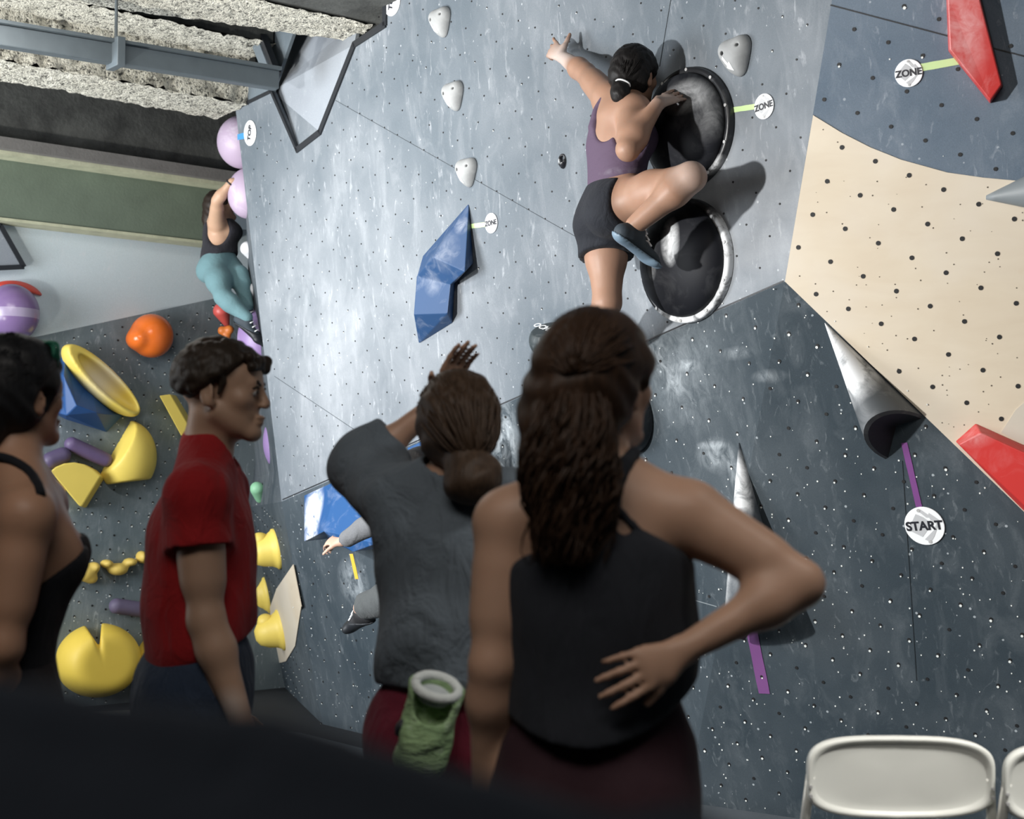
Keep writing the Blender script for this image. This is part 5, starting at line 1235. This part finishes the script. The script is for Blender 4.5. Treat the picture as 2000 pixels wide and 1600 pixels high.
H.ell(Q(0, -.010, .032), (.086, .096, .080), np.array([r0, f0, u0]).T @ np.eye(3) if False else np.array([r0, f0, u0]), .02)
H.pr[-1] = H.pr[-1]
rr = np.random.default_rng(5)
for i in range(900):
    a = rr.uniform(-math.pi, math.pi); b_ = math.acos(rr.uniform(-.38, 1)); d_ = V(math.sin(a) * math.sin(b_), -math.cos(a) * math.sin(b_), math.cos(b_))
    p = V(d_[0] * .087, -.010 + d_[1] * .097, .030 + d_[2] * .084)
    if p[1] > .066 and p[2] < .070: continue
    if p[1] > .012 and p[2] < .036 + max(0, (p[1] - .012)) * .30: continue
    if p[2] < -.055 + max(0, p[1] + .06) * .9 and p[1] > -.075: continue
    H.ell(Q(*p), (rr.uniform(.008, .016),) * 3, None, .004)
H.cut(Q(0, .068, .058), f0 - u0 * 1.5, .008); H.cut(Q(0, .0, .004), f0 * .75 - u0 * .8, .008); H.cut(Q(0, 0, -.062), -u0, .012)
for i in range(26): H.ell(Q(rr.uniform(-.055, .055), rr.uniform(.074, .094), rr.uniform(.050, .080)), (rr.uniform(.010, .015),) * 3, None, .005)
for q in (-1, 1): H.cone(Q(q * .074, .022, .02), .009, Q(q * .074, .012, -.012), .005, .01)
sdf_obj(H, .0048, 'hair', m_hairm, root, 1)

# ---- woman at the edge in a black halter top
lg, f, r = legs(-8, 2.86, .91, .05, (.75, .66))
J = dict(headc=P(36, 772, 2.88), hf=(.54, .83, .12), hu=(.0, -.1, 1), bf=(.80, .58, 0), neck=P(24, 905, 2.86), shL=P(80, 985, 3.02), shR=P(52, 1010, 2.72),
    elL=P(40, 1240, 3.12), wrL=P(60, 1400, 3.05), elR=P(8, 1262, 2.70), wrR=P(-70, 1440, 2.80), waist=P(5, 1225, 2.88), **lg)
hn = dict(R=dict(d=V(-.2, .1, -1), back=V(-.3, -.9, 0), thumb=V(.8, .3, 0), curl=(.3, .3, .3, .3)), L=dict(d=V(0, -.1, -1), back=V(.5, .8, 0), thumb=V(.8, -.4, 0), curl=(.3, .3, .3, .3)))
S, g = human(J, .97, True, True, hn)
root = thing('person', 'dark-haired woman in black halter top at the edge of the picture, face turned away', 'person', V(g['hipL'][0] * .5 + g['hipR'][0] * .5, g['hipL'][1], 0))
sdf_obj(S, .006, 'body', skinmat('skin_edge_woman', (.40, .235, .155)), root, 2); eyes(root, g['headc'], J['hf'], J['hu'], .96 * .97)
T = fabric_cut(S, ['torso'], .009); T.pr = [p for p in T.pr if p[4] != 'torso_top']; lat = nrm(g['shR'] - g['shL'])
ch_ = (g['shL'] + g['shR']) / 2
T.cut(ch_ + V(0, 0, -.13) , V(-.55, -.4, 1), .012); T.cut(P(28, 1300, 2.88), -Z)
m_halt = fabric('black_rib', (.010, .011, .015), .85, .3); sdf_obj(T, .007, 'halter_top', m_halt, root, 2)
dge = root.children[0].data; bve = BVHTree.FromPolygons([v.co for v in dge.vertices], [tuple(p.vertices) for p in dge.polygons]); ps = []
for q in [(-30, 892), (-10, 892), (8, 894), (24, 899), (38, 906), (52, 916), (64, 930), (74, 948), (80, 966)]:
    d = ray(*q); h = bve.ray_cast(Vector(CAM), Vector(d)); ps.append(np.array(h[0]) - nrm(d) * .004 if h[0] else P(*q, 2.82))
mk('neck_strap', *tube(ps, .010, 6), m_halt, root, True)
Lg = fabric_cut(S, ['pelvis', 'leg', 'shin'], .010); Lg.ecap(g['waist'] + V(0, 0, -.03), (g['hipL'] + g['hipR']) / 2, nrm(g['hipR'] - g['hipL']), .125, .098, .155, .11, .04); Lg.cut(V(0, 0, .10), -Z); Lg.cut(P(28, 1270, 2.88), Z)
sdf_obj(Lg, .010, 'leggings', fabric('dark_leggings', (.020, .017, .020), .8, .3), root, 2); shoes(g, f, root, m_black)
m_hairk = hairmat('black_straight_hair', (.008, .008, .009), (.02, .02, .022))
H, Q, (hr, hf_, hu_) = hair_cap(g['headc'], J['hf'], J['hu'], .97, .018, .060, -.06, .55)
H.cone(Q(0, -.08, .02), .06, Q(-.01, -.13, -.03), .045, .04); H.cone(Q(0, -.10, -.02), .05, Q(0, -.10, -.13), .032, .04)
ho = sdf_obj(H, .006, 'hair', m_hairk, root, 1, .003, 90)
pth = []
for i in range(240):
    a = rng.uniform(-1.6, 1.6); b_ = rng.uniform(.05, 1.6); o_ = Q(.091 * math.sin(a) * math.sin(b_), -.012 - .110 * math.cos(a) * math.sin(b_), .032 + .100 * math.cos(b_)); tie = Q(0, -.145, -.02)
    pth.append([o_ * (1 - t) + tie * t + nrm(o_ - Q(0, -.01, .0)) * .020 * math.sin(math.pi * t) for t in np.linspace(0, 1, 8)])
strands('hair_strands', pth, .0022, m_hairk, ho)
tm = hairmat('green_dyed_hair', (.010, .10, .06)); gl = []
for i in range(16):
    o_ = Q(rng.uniform(.02, .05), rng.uniform(.030, .055), rng.uniform(.106, .112)); e_ = Q(rng.uniform(.070, .078), rng.uniform(.03, .055), rng.uniform(.055, .085)); gl.append([o_ * (1 - t) + e_ * t + nrm(o_ - Q(0, -.01, .02)) * .012 * math.sin(math.pi * t) for t in np.linspace(0, 1, 6)])
s_ = strands('green_hair_streak', gl, .003, tm, root); s_['label'] = 'green dyed streak in the hair'

# ------------------------------------------------------------------ white folding chairs facing the wall
m_chair = simple('white_chair_plastic', (.78, .79, .74), .42, .04, 4); m_chairf = simple('white_chair_tube', (.72, .72, .67), .35, .05)
chair = thing('folding_chair', 'white plastic folding chair seen from behind, whole back in view', 'chair', (0, 0, 0), 'white folding chairs')
# built in local space: +y is the way the chair faces
def grid_sheet(fx, nu, nv, th, name, mat, parent):
    a = np.array([[fx(i / nu, j / nv) for i in range(nu + 1)] for j in range(nv + 1)]); I = np.arange((nu + 1) * (nv + 1)).reshape(nv + 1, nu + 1)
    q = np.stack([I[:-1, :-1], I[:-1, 1:], I[1:, 1:], I[1:, :-1]], -1).reshape(-1, 4)
    o = mk(name, a.reshape(-1, 3), q, mat, parent, True, world=False); m = o.modifiers.new('thick', 'SOLIDIFY'); m.thickness = th; m.offset = 0
    b = o.modifiers.new('bevel', 'BEVEL'); b.width = th * .35; b.segments = 2; return o
def back_panel():
    nth = 72; rings = [(1.0, .012), (1.0, -.004), (.975, -.010), (.93, -.009), (.895, -.001), (.87, .001), (.6, .001), (.3, .001)]
    vs_, fs = [], []
    for sc, dy in rings:
        for i in range(nth):
            q = 2 * math.pi * i / nth; c_, s_ = math.cos(q), math.sin(q); pw = .48 if s_ > 0 else .36
            x = math.copysign(abs(c_) ** pw, c_) * .224; z = math.copysign(abs(s_) ** (pw * 1.1), s_) * (.093 if s_ > 0 else .085)
            ins = (1 - sc); x -= math.copysign(min(abs(x), ins * .15), x) if sc > .8 else x * ins; z -= math.copysign(min(abs(z), ins * .15), z) if sc > .8 else z * ins
            z += -.024 * (1 - (x / .224) ** 2) * max(0, -s_)
            vs_.append(V(x, -.285 + .034 * (1 - (x / .224) ** 2) + dy - .10 * (z), .70 + z))
    n = len(rings)
    for k in range(n - 1):
        for i in range(nth): j = (i + 1) % nth; fs.append([k * nth + i, k * nth + j, (k + 1) * nth + j, (k + 1) * nth + i])
    vs_.append(V(0, -.285 + .034 + .001, .69)); fs += [[(n - 1) * nth + i, (n - 1) * nth + (i + 1) % nth, n * nth] for i in range(nth)]
    front = [v + V(0, .012, 0) for v in vs_[:nth]]; o_ = len(vs_); vs_ += front; vs_.append(V(0, -.285 + .034 + .024, .69))
    for i in range(nth): j = (i + 1) % nth; fs.append([i, o_ + i, o_ + j, j]); fs.append([o_ + j, o_ + i, len(vs_) - 1])
    return vs_, fs
fixn(mk('backrest', *back_panel(), m_chair, chair, True, world=False))
grid_sheet(lambda u, v: V((u * 2 - 1) * (.195 + .01 * v), -.19 + .40 * v, .435 + .012 * v - .012 * (1 - (u * 2 - 1) ** 2)), 12, 10, .018, 'seat', m_chair, chair)
for sx in (-1, 1):
    ft = [V(sx * .214, -.272, .70), V(sx * .224, -.250, .60), V(sx * .226, -.13, .42), V(sx * .226, .22, .02)]
    mk('front_leg', *tube(ft, .0125, 10), m_chairf, chair, True, world=False)
    mk('rear_leg', *tube([V(sx * .205, .03, .44), V(sx * .207, -.09, .24), V(sx * .207, -.24, .02)], .011, 10), m_chairf, chair, True, world=False)
    for x_, y_ in ((.226, .22), (.207, -.24)): mk('foot_cap', *tube([V(sx * x_, y_, .0), V(sx * x_, y_, .04)], .016, 10), m_chairf, chair, world=False)
    for dz in (.0, .022): mk('rivet', *tube([V(sx * .2175, -.298, .655 + dz), V(sx * .2175, -.282, .655 + dz)], .004, 8), m_metal, chair, world=False)
mk('crossbar', *tube([V(-.226, .16, .09), V(.226, .16, .09)], .009, 8), m_chairf, chair, world=False)
mk('crossbar', *tube([V(-.207, -.19, .10), V(.207, -.19, .10)], .009, 8), m_chairf, chair, world=False)
p = P(1768, 1500, 3.50); chair.location = (p[0], p[1] + .27, 0); chair.rotation_euler = (0, 0, R(-3))
c2 = chair.copy(); COL.objects.link(c2); dup_children(chair, c2); p = P(2172, 1500, 3.40); c2.location = (p[0], p[1] + .27, 0); c2.rotation_euler = (0, 0, R(-6))
c2['label'] = 'white plastic folding chair cut off by the picture edge, beside the whole one'

# ------------------------------------------------------------------ dark out-of-focus cloth close to the camera
S = SDF(); top = [(-160, 1345), (0, 1350), (130, 1385), (320, 1405), (500, 1425), (620, 1465), (760, 1505), (900, 1550), (1050, 1582), (1340, 1610), (1500, 1640)]
Yf = .50
for (x1, y1), (x2, y2) in zip(top[:-1], top[1:]):
    a, b = P(x1, y1 + 60, Yf), P(x2, y2 + 60, Yf)
    for dz in (0, -.03, -.06, -.09): S.cone(a + V(0, -.02 * (dz / -.03), dz), .012 + abs(dz) * .25, b + V(0, -.02 * (dz / -.03), dz), .012 + abs(dz) * .25, .02)
for i in range(40):
    x = -150 + i * 42; y = np.interp(x, [q[0] for q in top], [q[1] for q in top]); a = P(x, y + 60, Yf); S.cone(a + V(0, -.07, -.10), .035, V(a[0] + .006 * math.sin(i * 1.9), a[1] - .09 + .012 * math.sin(i * 1.3), .045), .045, .03)
tag(sdf_obj(S, .008, 'dark_cloth', fabric('navy_black_cloth', (.008, .011, .017), .95, .3), None, 2, .002, 60), 'very dark blurred cloth filling the bottom of the picture in front of everyone', 'cloth')
